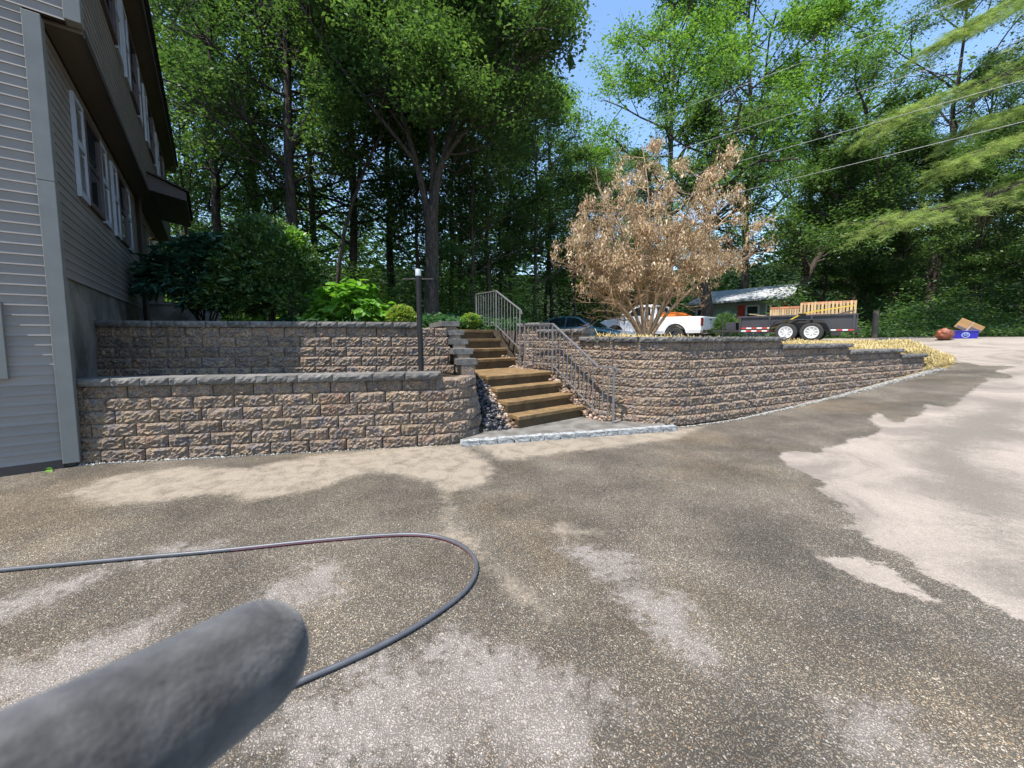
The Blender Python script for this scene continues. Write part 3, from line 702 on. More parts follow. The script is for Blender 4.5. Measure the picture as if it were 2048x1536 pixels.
# ------------------------------------------------------------------ railings
def railing(label, posts, rail, low, balus, loc):
    t = thing("stair_railing", label, "railing", group="iron stair railings")
    for p, q in posts: MB().bar(p, q, .034).obj("post", MRAIL, t, bevel=.003)
    mb = MB(); [mb.bar(rail[i], rail[i + 1], .042, .022) for i in range(len(rail) - 1)]
    mb.obj("handrail", MRAIL, t)
    mb = MB(); [mb.bar(low[i], low[i + 1], .024, .014) for i in range(len(low) - 1)]
    mb.obj("bottom_rail", MRAIL, t)
    mesh = None
    for p, q in balus: MB().bar(p, q, .016).obj("baluster", MRAIL, t)
    return t
def lerp(a, b, t): return tuple(Vector(a) * (1 - t) + Vector(b) * t)
def baluster_run(top, bot, cuts):
    out = []
    for (a0, a1, b0, b1, n) in cuts:
        for i in range(1, n + 1):
            t = i / (n + 1); out.append((lerp(b0, b1, t), lerp(a0, a1, t)))
    return out
pB = aty(992.5, 657, 9.45); pB.z = 1.645; pA = aty(953, 657, 10.2); pA.z = 1.645; pC = Vector((.175, 8.62, .81))
tA, tB, tC = pA + Vector((0, 0, .95)), pB + Vector((0, 0, .95)), Vector((pC.x, pC.y, 2.09))
lA, lB, lC = pA + Vector((0, 0, .09)), pB + Vector((0, 0, .12)), Vector((pC.x, pC.y, 1.22))
tE = lerp(tB, tC, 1.03)
r1 = railing("upper iron railing of square bars beside the upper steps", [(pA, tA), (pB, tB), (pC, tC)], [tA, tB, tE, tuple(Vector(tE) + Vector((.02, -.03, -.09)))], [lA, lB, lC],
    baluster_run(0, 0, [(tA, tB, lA, lB, 7), (tB, tC, lB, lC, 7)]), 0)
qD, qE, qG = Vector((.27, 8.2, .81)), Vector((.80, 7.62, .81)), Vector((1.675, 6.30, .058))
uD, uE, uG = Vector((qD.x, qD.y, 1.745)), Vector((qE.x, qE.y, 1.745)), Vector((qG.x, qG.y, .985))
uF = Vector((1.475, 6.60, .985)); kD, kE, kF, kG = qD + Vector((0, 0, .10)), qE + Vector((0, 0, .13)), Vector((1.475, 6.60, .17)), qG + Vector((0, 0, .15))
curl = [tuple(uG + Vector((.617 * x, -.787 * x, z))) for x, z in ((0, 0), (.05, -.01), (.075, -.045), (.06, -.085))]
r2 = railing("lower iron railing of square bars sloping down to the stone pad", [(qD, uD), (qE, uE), (qG, uG)], [uD, uE, uF, uG] + curl[1:], [kD, kE, kF, kG],
    baluster_run(0, 0, [(uD, uE, kD, kE, 6), (uE, uF, kE, kF, 10), (uF, uG, kF, kG, 2)]), 0)

# ------------------------------------------------------------------ lamp post
lp = aty(842.5, 742, 5.72); 
t = thing("lamp_post", "black post with bare pale collar and cross bar, its lantern missing", "lamp post", (lp.x, lp.y, .88))
t.rotation_euler = (0, rad(-.7), 0)
MB().lathe([(.046, 0), (.046, .06), (.040, .10), (.039, 1.50)], 16).obj("post", MBLACK, t, smooth=True)
MB().lathe([(.042, 1.50), (.042, 1.585), (.036, 1.595)], 16).obj("collar", MGALV, t, smooth=True)
MB().tube([(-.215, 0, 1.455), (.215, 0, 1.45)], .008, 6).obj("cross_bar", MBLACK, t)

# ------------------------------------------------------------------ loose stones
ICO = None
def ico():
    bm = bmesh.new(); bmesh.ops.create_icosphere(bm, subdivisions=1, radius=1); V = np.array([v.co[:] for v in bm.verts]); F = np.array([[v.index for v in f.verts] for f in bm.faces]); bm.free(); return V, F
IV, IF = ico()
OV = np.array([(1, 0, 0), (-1, 0, 0), (0, 1, 0), (0, -1, 0), (0, 0, 1), (0, 0, -1)], float); OF = np.array([(0, 2, 4), (2, 1, 4), (1, 3, 4), (3, 0, 4), (2, 0, 5), (1, 2, 5), (3, 1, 5), (0, 3, 5)])
def stones(name, P, size, mat, base=(IV, IF), squash=.65, jit=.12, smooth=True):
    P = np.asarray(P, float); n = len(P); v, f = base; k = len(v)
    s = RNG.uniform(.6, 1.3, (n, 1, 1)) * size; ax = RNG.uniform(.65, 1.25, (n, 1, 3)); ax[:, :, 2] *= squash
    V = v[None] * (1 + RNG.uniform(-jit, jit, (n, k, 1))) * ax
    a = RNG.uniform(0, 6.28, n); tl = RNG.normal(0, .35, n)
    c, sn = np.cos(a)[:, None], np.sin(a)[:, None]; ct, stt = np.cos(tl)[:, None], np.sin(tl)[:, None]
    x, y, z = V[..., 0], V[..., 1], V[..., 2]; y, z = y * ct - z * stt, y * stt + z * ct; x, y = x * c - y * sn, x * sn + y * c
    V = np.stack([x, y, z], -1) * s + P[:, None, :]
    Fc = f[None] + (np.arange(n) * k)[:, None, None]
    tint = np.repeat(RNG.uniform(0, 1, n), k)
    o = mobj(name, npmesh(name, V.reshape(-1, 3), Fc.reshape(-1, f.shape[1]), mat, smooth, tint)); props(o, kind='stuff'); return o
# between the rounded wall end and the lower flight, then up the strip right of the flights
pd, ptn = [], []
STCF = [tuple(p[:2]) for p in PLOW.pts(20, -.01, LARC - .3)] + [tuple((SO + B * .08 + A * 2.1)[:2]), tuple((SO + B * .08)[:2])]
for i in range(1900):
    s = RNG.uniform(-.75, .06); t = RNG.uniform(.02, 1.75)
    if s > .05: continue
    p = SO + B * s + A * t
    q = min((p - PLOW.at(x, 0)).length for x in np.linspace(LARC - .5, LARC + 1.9, 30))
    if q < .0 or not inpoly(np.array([p.x]), np.array([p.y]), STCF)[0]: continue
    z = hz(p.x, p.y) + RNG.uniform(.0, .07)
    (ptn if (t < .8 and s > -.13 + RNG.normal(0, .05)) else pd).append((p.x, p.y, z))
stones("wet_river_stones", pd, .040, MPEBD); stones("tan_river_stones", ptn, .038, MPEBT)
pr = []
for i in range(650):
    d = RNG.uniform(.0, 2.9); p = PRT.at(d, -RNG.uniform(.01, .26)); t = (p - SO).dot(A)
    z = max(hz(p.x, p.y), float(np.interp(t, [-.2, .9, 2.1, 3.0], [.04, .66, .80, 1.5]))) + RNG.uniform(-.02, .05)
    pr.append((p.x, p.y, z))
stones("tan_river_stones", pr, .038, MPEBT)
gr = []
for i in range(4200):
    d = RARC - .5 + 9.4 * RNG.uniform(0, 1) ** .75; wd = .03 + .15 * max(0, (d - RARC) / 8.9) ** 1.2
    p = PRT.at(d, -abs(RNG.normal(0, wd * .6)) - .005); gr.append((p.x, p.y, hz(p.x, p.y) + .004))
for i in range(700):
    u = RNG.uniform(0, 1); e = RWE + Vector((.45 * u, .10 * u + RNG.normal(0, .09), 0)); gr.append((e.x, e.y, hz(e.x, e.y) + .005))
for i in range(420):
    d = RNG.uniform(0, 4.6) * RNG.uniform(.3, 1); p = PLOW.at(d, -abs(RNG.normal(0, .03))); gr.append((p.x, p.y, hz(p.x, p.y) + .003))
stones("gravel", gr, .016, MGRAV, (OV, OF), .7, .2, False)
loose = []
for i in range(260):
    p = (RNG.uniform(-4.5, 4), RNG.uniform(1.4, 5.6)); loose.append((p[0], p[1], hz(*p) + .002))
stones("grit", loose, .006, MGRAV, (OV, OF), .7, .2, False)
# ------------------------------------------------------------------ near house
def hp(a, b, z): return tuple(C1 + A * a + B * b + Vector((0, 0, z)))
HOUSE = thing("house", "taupe sided two storey house with overhanging upper floor and pale shutters", "house", (0, 0, 0))
HL = 13.1
def hbox(a0, a1, b0, b1, z0, z1, mb=None):
    mb = mb or MB()
    return mb.hexa([hp(a0, b0, z0), hp(a1, b0, z0), hp(a1, b1, z0), hp(a0, b1, z0), hp(a0, b0, z1), hp(a1, b0, z1), hp(a1, b1, z1), hp(a0, b1, z1)])
def board_mesh(L, h=.108):
    # flat upper face, flared lip at the butt, then the step back
    prof = [(0, h + .006), (0, h * .34), (-.0085, .003), (-.009, 0), (.004, 0), (.012, h + .006)]
    n = len(prof); V = [(0, y, z) for y, z in prof] + [(L, y, z) for y, z in prof]
    F = [(i, i + n, (i + 1) % n + n, (i + 1) % n)[::-1] for i in range(n)] + [tuple(range(n)), tuple(range(n, 2 * n))[::-1]]
    me = bpy.data.meshes.new("siding_board"); me.from_pydata(V, [], F); me.update(); me.materials.append(MSIDE); return me
def siding(p0, dvec, L, z0, z1, h=.108):
    me = board_mesh(L, h); z = z0; rz = math.atan2(dvec.y, dvec.x)
    while z < z1 - .03:
        mobj("siding_board", me, HOUSE, (p0.x, p0.y, z), rz, (1, 1, min(1, (z1 - z) / h))); z += h
SF, OV2, SZ1 = 4.90, .30, 7.75
# walls (solid cores behind the boards)
hbox(.02, HL, -7.98, -.02, 2.19, SF).obj("wall", MBROWN, HOUSE)
hbox(.02, HL + .25, -7.98, OV2 - .02, SF + .06, SZ1).obj("wall", MBROWN, HOUSE)
hbox(.05, HL, -7.9, -.015, -.4, 2.19).obj("foundation", MFOUND, HOUSE)
siding(C1 + A * .09, A, HL - .1, 2.18, SF - .02)                     # front, ground floor
siding(C1 + A * .09 + B * OV2, A, HL + .15, SF + .05, SZ1)           # front, upper floor
# end wall: boards run from the far back toward the front corner
siding(C1 - B * 8.0, B, 7.90, .10, SF + .03)
siding(C1 - B * 8.0, B, 7.90 + OV2, SF + .03, SZ1)
g = SZ1
while g < SZ1 + 2.5:      # gable
    f = (g - SZ1) / 2.6; Lg = (8.0 + OV2) * (1 - f)
    mobj("siding_board", board_mesh(Lg), HOUSE, tuple(C1 - B * (8.0 - (8.0 + OV2) * f / 2) + Vector((0, 0, g))), math.atan2(B.y, B.x)); g += .108
hbox(-.028, .11, -.105, .028, .05, 3.18).obj("corner_board", MTRIM, HOUSE, bevel=.004)
hbox(-.028, .11, -.105, .028, 3.184, SF + .0).obj("corner_board", MTRIM, HOUSE, bevel=.004)
hbox(-.028, .11, OV2 - .105, OV2 + .028, SF + .045, SZ1).obj("corner_board", MTRIM, HOUSE, bevel=.004)
hbox(-.012, .0, -7.9, -.1, -.05, .10).obj("base_strip", MBROWN, HOUSE)
hbox(.115, HL + .2, .012, OV2 + .012, SF, SF + .044).obj("soffit", MSOFF, HOUSE)
hbox(.115, HL + .2, OV2 + .014, OV2 + .03, SF - .03, SF + .05).obj("drip_trim", MBROWN, HOUSE)
EO = .56
hbox(.0, HL + .35, OV2 + .0, EO, SZ1, SZ1 + .03).obj("soffit", MSOFF, HOUSE)
hbox(.0, HL + .38, EO, EO + .03, SZ1 - .02, SZ1 + .22).obj("fascia", MBROWN, HOUSE)
mb = MB(); n0, n1 = -.004, HL + .45
for s0, s1 in ((EO + .10, -3.85), (-8.36, -3.85)):
    mb.hexa([hp(n0, s0, SZ1 + .20), hp(n1, s0, SZ1 + .20), hp(n1, s1, SZ1 + 2.85), hp(n0, s1, SZ1 + 2.85), hp(n0, s0, SZ1 + .29), hp(n1, s0, SZ1 + .29), hp(n1, s1, SZ1 + 2.94), hp(n0, s1, SZ1 + 2.94)])
mb.obj("roof", MROOF, HOUSE)
def window(a0, a1, z0, z1, off, casing=MPLUM):
    mb = MB(); wv = .07
    for x0, x1, y0, y1 in ((a0, a0 + wv, z0, z1), (a1 - wv, a1, z0, z1), (a0 + wv, a1 - wv, z0, z0 + wv), (a0 + wv, a1 - wv, z1 - wv, z1)):
        hbox(x0, x1, off - .01, off + .05, y0, y1, mb)
    f = mb.obj("window", casing, HOUSE)
    zm = (z0 + z1) / 2
    hbox(a0 + wv, a1 - wv, off - .005, off + .03, zm - .025, zm + .025).obj("sash_rail", casing, f)
    for p0, p1, o2 in ((z0 + wv, zm - .026, .018), (zm + .026, z1 - wv, .024)):
        hbox(a0 + wv, a1 - wv, off + .0, off + o2, p0, p1).obj("pane", MGLASS, f)
def shutter(a0, a1, z0, z1, off):
    mb = MB(); s = .055; zm = (z0 + z1) / 2 + .05
    for x0, x1, y0, y1 in ((a0, a0 + s, z0, z1), (a1 - s, a1, z0, z1), (a0 + s, a1 - s, z0, z0 + .09), (a0 + s, a1 - s, z1 - .07, z1), (a0 + s, a1 - s, zm - .045, zm + .045)):
        hbox(x0, x1, off + .004, off + .045, y0, y1, mb)
    f = mb.obj("shutter", MSHUT, HOUSE)
    mb = MB()
    for q0, q1 in ((z0 + .09, zm - .045), (zm + .045, z1 - .07)):
        z = q0 + .006
        while z < q1 - .03:
            mb.hexa([hp(a0 + s, off + .032, z), hp(a1 - s, off + .032, z), hp(a1 - s, off + .026, z - .004), hp(a0 + s, off + .026, z - .004), hp(a0 + s, off + .016, z + .036), hp(a1 - s, off + .016, z + .036), hp(a1 - s, off + .010, z + .032), hp(a0 + s, off + .010, z + .032)]); z += .042
    mb.obj("louver", MSHUT, f)
for a0, a1 in ((1.60, 2.58), (4.12, 5.02)):
    window(a0, a1, 3.36, 4.64, .0)
for a0, a1 in ((1.08, 1.57), (2.62, 3.12), (3.62, 4.09), (5.05, 5.58)): shutter(a0, a1, 3.34, 4.66, .0)
window(9.75, 11.1, 3.30, 4.42, .0)
for a0, a1 in ((9.28, 9.72), (11.14, 11.6)): shutter(a0, a1, 3.28, 4.44, .0)
for a0, a1, l, r in ((1.30, 2.55, .78, 3.08), (4.02, 5.05, 3.48, 5.58), (6.90, 8.02, 6.36, 8.58), (9.68, 10.82, 9.13, 11.38)):
    window(a0, a1, 6.16, 7.42, OV2); shutter(l, a0 - .03, 6.14, 7.44, OV2); shutter(a1 + .03, r, 6.14, 7.44, OV2)
# door, its canopy and downspout
mb = MB(); hbox(6.95, 7.06, 0, .06, 2.40, 4.55, mb); hbox(7.98, 8.09, 0, .06, 2.40, 4.55, mb); hbox(7.06, 7.98, 0, .06, 4.45, 4.55, mb)
dr = hbox(7.06, 7.98, .002, .028, 2.40, 4.45).obj("door", MDOOR, HOUSE); mb.obj("door_frame", MDOOR, dr)
Mk = Matrix.Translation(Vector(hp(7.16, .05, 3.40)))
MB().lathe([(.01, -.03), (.035, -.02), (.04, 0), (.03, .025), (.01, .03)], 12, Mk).obj("door_handle", MBRASS, dr, smooth=True)
hbox(7.13, 7.18, .029, .04, 3.2, 3.34).obj("lock_plate", MBRASS, dr)
mb = MB()
mb.hexa([hp(6.02, OV2 + .0, 4.92), hp(9.0, OV2 + .0, 4.92), hp(9.0, 1.0, 4.80), hp(6.02, 1.0, 4.80), hp(6.02, OV2 + .0, 5.30), hp(9.0, OV2 + .0, 5.30), hp(9.0, 1.0, 5.0), hp(6.02, 1.0, 5.0)])
cn = mb.obj("door_canopy", MBROWN, HOUSE)
mb = MB()
mb.hexa([hp(5.94, OV2 + .0, 5.305), hp(9.08, OV2 + .0, 5.305), hp(9.08, 1.06, 5.005), hp(5.94, 1.06, 5.005), hp(5.94, OV2 + .0, 5.35), hp(9.08, OV2 + .0, 5.35), hp(9.08, 1.06, 5.04), hp(5.94, 1.06, 5.04)])
mb.obj("canopy_shingles", MROOF, cn)
MB().bar(hp(6.72, .07, 1.5), hp(6.72, .07, SF), .09, .07).obj("downspout", MBROWN, HOUSE)
lt = thing("wall_lantern", "small brass wall lantern with clear glass beside the house door", "lantern", hp(8.45, .03, 4.20))
MB().bar((0, 0, 0), tuple(B * .14 + Vector((0, 0, .06))), .025).obj("bracket", MBRASS, lt)
Ml = Matrix.Translation(B * .15 + Vector((0, 0, -.17)))
MB().lathe([(.02, -.02), (.07, .01), (.095, .14), (.085, .15)], 10, Ml).obj("lamp_glass", MLAMP, lt, smooth=True)
MB().lathe([(.10, .152), (.06, .20), (.015, .235)], 10, Ml).obj("lantern_cap", MBRASS, lt, smooth=True)
so = hbox(7.0, 9.3, .03, 1.55, 1.2, 2.32).obj("stoop", MFOUND, None); props(so, "plain concrete stoop below the house door behind the shrubs", "stoop")
hbox(6.96, 9.34, .03, 1.60, 2.32, 2.39).obj("stoop_slab", MPAD, so)
rl = thing("stoop_railing", "thin black railing on the concrete stoop at the house door", "railing", hp(7.0, .1, 2.39))
mb = MB(); b0 = C1 + A * 7.0
for z in (2.86, 3.32): MB().bar(hp(7.05, .12, z), hp(7.05, 1.5, z), .022).obj("rail", MBLACK, rl, loc=tuple(-Vector(hp(7.0, .1, 2.39))))
for b in (.12, .47, .82, 1.17, 1.5): MB().bar(hp(7.05, b, 2.39), hp(7.05, b, 3.32), .02).obj("post", MBLACK, rl, loc=tuple(-Vector(hp(7.0, .1, 2.39))))
# end wall window at the left edge of the view
ew = -.425
mb = MB()
def ebox(b0, b1, o0, o1, z0, z1, mb): return hbox(-o1, -o0, b0, b1, z0, z1, mb)
for x0, x1, y0, y1 in ((ew - .07, ew, 1.05, 1.86), (ew - .95, ew - .88, 1.05, 1.86), (ew - .88, ew - .07, 1.05, 1.12), (ew - .88, ew - .07, 1.79, 1.86)): ebox(x0, x1, -.01, .055, y0, y1, mb)
wf = mb.obj("window", MTRIM, HOUSE)
ebox(ew - .88, ew - .07, -.01, .02, 1.12, 1.79, MB()).obj("pane", MGLASS, wf)

# ------------------------------------------------------------------ vehicles
def wheel(parent, x, y, z, r, wdt, rim, rim_r, spokes=5, side=-1, name="wheel"):
    """axis along local y; side=-1 faces -y"""
    M = Matrix.Translation((x, y, z)) @ Matrix.Rotation(rad(90) * (1 if side < 0 else -1), 4, 'X')
    h = wdt / 2
    wm = MB().lathe([(rim_r, -h), (r * .93, -h), (r, -h * .72), (r, h * .72), (r * .96, h * .92), (r * .86, h * 1.02), (rim_r * 1.03, h)], 28, M, False).obj(name, MRUB, parent, smooth=True)
    mb = MB().lathe([(rim_r * 1.02, h * .3), (rim_r * 1.02, h * .98), (rim_r * .9, h * .96), (rim_r * .84, h * .55), (rim_r * .3, h * .50), (rim_r * .28, h * .82), (rim_r * .12, h * .86)], 24, M)
    ri = mb.obj("rim", rim, wm, smooth=True)
    mb = MB()
    for i in range(spokes):
        t = 2 * math.pi * (i + .5) / spokes; c, s = math.cos(t), math.sin(t)
        p = M @ Vector((c * rim_r * .26, s * rim_r * .26, h * .72)); q = M @ Vector((c * rim_r * .88, s * rim_r * .88, h * .80))
        mb.bar(p, q, rim_r * .26 if spokes < 7 else rim_r * .16, .02, M.to_3x3() @ Vector((0, 0, 1)))
    mb.obj("spoke", rim, wm)
    return wm
def prism_body(outline, W, tumble_z, tumble, inset=.035, widths=None):
    """outline: closed (x,z) list; extruded across y with soft edges and tumblehome above tumble_z"""
    P = outline; n = len(P); cx = sum(p[0] for p in P) / n; cz = sum(p[1] for p in P) / n
    def off(P, d):
        out = []
        for i in range(n):
            a, b, c = P[i - 1], P[i], P[(i + 1) % n]
            e1 = Vector((b[0] - a[0], b[1] - a[1])); e2 = Vector((c[0] - b[0], c[1] - b[1]))
            if e1.length: e1.normalize()
            if e2.length: e2.normalize()
            nn = Vector((-(e1.y + e2.y), e1.x + e2.x)); 
            if nn.length: nn.normalize()
            out.append((b[0] + nn.x * d, b[1] + nn.y * d))
        return out
    area = sum(P[i][0] * P[(i + 1) % n][1] - P[(i + 1) % n][0] * P[i][1] for i in range(n))
    sg = 1 if area > 0 else -1
    layers = []
    for y, d in ((-W, inset), (-W + .02, inset * .3), (-W + .07, 0), (W - .07, 0), (W - .02, inset * .3), (W, inset)):
        Q = off(P, d * sg); L = []
        for x, z in Q:
            yy = y
            if z > tumble_z: yy = y - math.copysign(min((z - tumble_z) * tumble, W * .6), y)
            L.append((x, yy, z))
        layers.append(L)
    mb = MB(); V = [v for L in layers for v in L]
    F = [(l * n + i, l * n + (i + 1) % n, (l + 1) * n + (i + 1) % n, (l + 1) * n + i) for l in range(5) for i in range(n)]
    F += [tuple(range(n))[::-1], tuple(5 * n + i for i in range(n))]
    return mb.add(V, F)
def arch(cx, r, z0, zc, n=9, back=False):
    pts = []
    a0 = math.asin(max(-1, min(1, (z0 - zc) / r)))
    for i in range(n):
        t = math.pi - a0 - (math.pi - 2 * a0) * i / (n - 1)
        pts.append((cx + r * math.cos(t), zc + r * math.sin(t)))
    return pts
def side_panel(pts, W, tz, tm, proud, mat, name, parent, side=-1, th=.012):
    def yy(z): return side * (W - max(0, z - tz) * tm + proud)
    mb = MB(); n = len(pts)
    V = [(x, yy(z), z) for x, z in pts] + [(x, yy(z) - side * th, z) for x, z in pts]
    mb.add(V, [tuple(range(n)), tuple(range(n, 2 * n))[::-1]] + [(i, n + i, n + (i + 1) % n, (i + 1) % n) for i in range(n)])
    return mb.obj(name, mat, parent)
def soft(o, ang=.6):
    me = o.data; bm = bmesh.new(); bm.from_mesh(me); bmesh.ops.recalc_face_normals(bm, faces=bm.faces)
    for f in bm.faces: f.smooth = True
    for e in bm.edges: e.smooth = len(e.link_faces) == 2 and e.calc_face_angle(0) < ang
    bm.to_mesh(me); bm.free(); return o

# white pickup, front toward +x, seen from its left (+y) side
pu_r = Vector((.4440 * 18.3, 18.3, 0)); PANG = rad(180 - 46)
TRUCK = thing("pickup_truck", "white single cab pickup truck with an orange box in its bed", "pickup truck", (pu_r.x, pu_r.y, 0), PANG)
TRUCK.location = tuple(Vector((pu_r.x, pu_r.y, 1.15)) + Vector((math.cos(PANG), math.sin(PANG), 0)) * 1.5)
W = .96; fx, rx = 1.58, -1.50
out = [(-2.62, .58), (-2.45, .50)] + arch(rx, .47, .48, .42) + [(rx + .52, .44), (fx - .50, .44)] + arch(fx, .47, .48, .42) + [(2.30, .48), (2.55, .50), (2.62, .72), (2.60, .95), (2.50, 1.10), (2.2, 1.20), (1.28, 1.29), (1.16, 1.31), (.55, 1.82), (.42, 1.865), (-.30, 1.865), (-.42, 1.82), (-.50, 1.28), (-.56, 1.245), (-2.60, 1.22), (-2.66, 1.18)]
soft(prism_body(out, W, 1.24, .24).obj("body", MWPAINT, TRUCK))
for sd in (1, -1):
    side_panel([(.98, 1.34), (.50, 1.74), (.03, 1.76), (.03, 1.34)], W, 1.24, .24, .004, MCARG, "side_window", TRUCK, sd)
    side_panel([(-.0, 1.34), (-.0, 1.76), (-.22, 1.75), (-.30, 1.34)], W, 1.24, .24, .004, MCARG, "side_window", TRUCK, sd)
    side_panel([(-2.60, .50), (-2.02, .48), (-2.02, .62), (-2.61, .64)], W, 9, 0, .004, MSILV, "lower_trim", TRUCK, sd)
    side_panel([(-.98, .45), (1.06, .45), (1.06, .60), (-.98, .60)], W, 9, 0, .004, MSILV, "lower_trim", TRUCK, sd)
    side_panel([(-.47, .62), (-.46, .62), (-.46, 1.22), (-.47, 1.22)], W, 9, 0, .002, MBLACK, "panel_gap", TRUCK, sd, .004)
    side_panel([(1.05, .62), (1.06, .62), (1.06, 1.24), (1.05, 1.24)], W, 9, 0, .002, MBLACK, "panel_gap", TRUCK, sd, .004)
    side_panel([(-.30, 1.08), (-.10, 1.08), (-.10, 1.14), (-.30, 1.14)], W, 9, 0, .02, MBLACK, "door_handle", TRUCK, sd)
    for wx in (fx, rx):
        pts = [(wx + .50 * math.cos(t), .42 + .50 * math.sin(t)) for t in np.linspace(.12, math.pi - .12, 12)]; pts += [(wx + .44 * math.cos(t), .42 + .44 * math.sin(t)) for t in np.linspace(math.pi - .12, .12, 12)]
        side_panel(pts, W, 9, 0, .008, MBLACK, "wheel_arch_lip", TRUCK, sd)
        wheel(TRUCK, wx, sd * (W - .14), .37, .37, .24, MALLOY, .215, 5, -sd)
    mb = MB(); y0, y1 = sorted((sd * (W - .16), sd * (W + .012))); mb.box((-2.672, y0, .80), (-2.60, y1, 1.16)); mb.obj("tail_lamp", MTLAMP, TRUCK, bevel=.01)
    mb = MB(); y0, y1 = sorted((sd * (W - .38), sd * (W - .02))); mb.box((2.50, y0, .92), (2.625, y1, 1.06)); mb.obj("headlight", MHEAD, TRUCK, bevel=.02)
    mb = MB(); y0, y1 = sorted((sd * (W - .02), sd * (W + .18))); mb.box((1.0, y0, 1.32), (1.12, y1, 1.52)); mb.obj("side_mirror", MWPAINT, TRUCK, bevel=.02)
MB().box((-2.685, -W + .17, .70), (-2.64, W - .17, 1.20)).obj("tailgate", MSILV, TRUCK, bevel=.008)
MB().box((-2.70, -.12, 1.06), (-2.684, .12, 1.12)).obj("tailgate_handle", MBLACK, TRUCK)
MB().box((-2.695, -.015, .92), (-2.684, .015, 1.0)).obj("tailgate_badge", MBLACK, TRUCK)
MB().box((-2.86, -W + .03, .46), (-2.68, W - .03, .64)).obj("rear_bumper", MCHR, TRUCK, bevel=.02)
MB().box((2.58, -W + .03, .42), (2.74, W - .03, .66)).obj("front_bumper", MWPAINT, TRUCK, bevel=.03)
mb = MB(); a = Vector((-.508, 0, 0)); mb.hexa([(-.497, -.62, 1.33), (-.485, -.62, 1.33), (-.485, .62, 1.33), (-.497, .62, 1.33), (-.437, -.58, 1.76), (-.425, -.58, 1.76), (-.425, .58, 1.76), (-.437, .58, 1.76)]); mb.obj("rear_window", MCARG, TRUCK)
mb = MB(); mb.hexa([(1.10, -.80, 1.37), (1.12, -.80, 1.375), (1.12, .80, 1.375), (1.10, .80, 1.37), (.585, -.70, 1.81), (.60, -.70, 1.815), (.60, .70, 1.815), (.585, .70, 1.81)]); mb.obj("windshield", MCARG, TRUCK)
tl = TRUCK.location
ob = thing("tool_box", "orange tool box standing in the bed of the white pickup", "tool box", tuple(tl + Vector((0, 0, 1.232))), PANG)
MB().box((-1.35, -.62, 0), (-.62, .62, .20)).obj("box_body", MORANGE, ob, bevel=.01); MB().box((-1.37, -.64, .20), (-.60, .64, .235)).obj("lid", MORANGE, ob, bevel=.008)
mb = MB(); mb.bar((-1.2, .3, .24), (-1.95, .42, .05), .03); mb.bar((-1.95, .42, .05), (-2.05, .44, .0), .03); mb.obj("pull_handle", MORANGE, ob)

# teal sedan, facing the pickup
SANG = rad(-34); sc0 = aty(1160, 650, 17.6)
SED = thing("sedan", "dark teal four door sedan parked nose to nose with the pickup", "car", (sc0.x, sc0.y, .96), SANG)
W = .90; fx, rx = 1.36, -1.35
out = [(-2.28, .46), (-2.1, .30)] + arch(rx, .37, .30, .32) + [(rx + .42, .22), (fx - .42, .22)] + arch(fx, .37, .30, .32) + [(1.95, .24), (2.22, .30), (2.30, .52), (2.22, .66), (1.9, .77), (1.1, .92), (.98, .955), (.25, 1.36), (-.05, 1.425), (-.75, 1.43), (-1.15, 1.36), (-1.72, 1.04), (-1.95, 1.00), (-2.2, .97), (-2.30, .80)]
soft(prism_body(out, W, .90, .42, .05).obj("body", MTEAL, SED))
for sd in (1, -1):
    side_panel([(.80, .97), (.22, 1.30), (-.30, 1.355), (-.30, .96)], W, .90, .42, .004, MCARG, "side_window", SED, sd)
    side_panel([(-.37, .96), (-.37, 1.355), (-.8, 1.35), (-1.12, 1.27), (-1.42, 1.0)], W, .90, .42, .004, MCARG, "side_window", SED, sd)
    for wx in (fx, rx): wheel(SED, wx, sd * (W - .13), .315, .315, .2, MALLOY, .20, 5, -sd)
    side_panel([(-.335, .35), (-.325, .35), (-.325, .90), (-.335, .90)], W, 9, 0, .002, MBLACK, "panel_gap", SED, sd, .004)
    mb = MB(); y0, y1 = sorted((sd * (W - .42), sd * (W - .06))); mb.box((2.0, y0, .58), (2.25, y1, .70)); mb.obj("headlight", MHEAD, SED, bevel=.03)
    mb = MB(); y0, y1 = sorted((sd * (W - .06), sd * (W + .14))); mb.box((.66, y0, .93), (.78, y1, 1.06)); mb.obj("side_mirror", MTEAL, SED, bevel=.03)
    mb = MB(); y0, y1 = sorted((sd * (W - .35), sd * (W - .16))); mb.box((2.2, y0, .30), (2.305, y1, .40)); mb.obj("fog_lamp", MHEAD, SED, bevel=.01)
mb = MB(); mb.hexa([(1.02, -.74, .965), (1.04, -.74, .97), (1.04, .74, .97), (1.02, .74, .965), (.24, -.60, 1.37), (.26, -.60, 1.38), (.26, .60, 1.38), (.24, .60, 1.37)]); mb.obj("windshield", MCARG, SED)
mb = MB(); mb.hexa([(-1.72, -.70, 1.05), (-1.74, -.70, 1.06), (-1.74, .70, 1.06), (-1.72, .70, 1.05), (-1.13, -.58, 1.375), (-1.15, -.58, 1.385), (-1.15, .58, 1.385), (-1.13, .58, 1.375)]); mb.obj("rear_window", MCARG, SED)
MB().box((2.255, -.30, .48), (2.31, .30, .62)).obj("grille", MCHR, SED, bevel=.015)

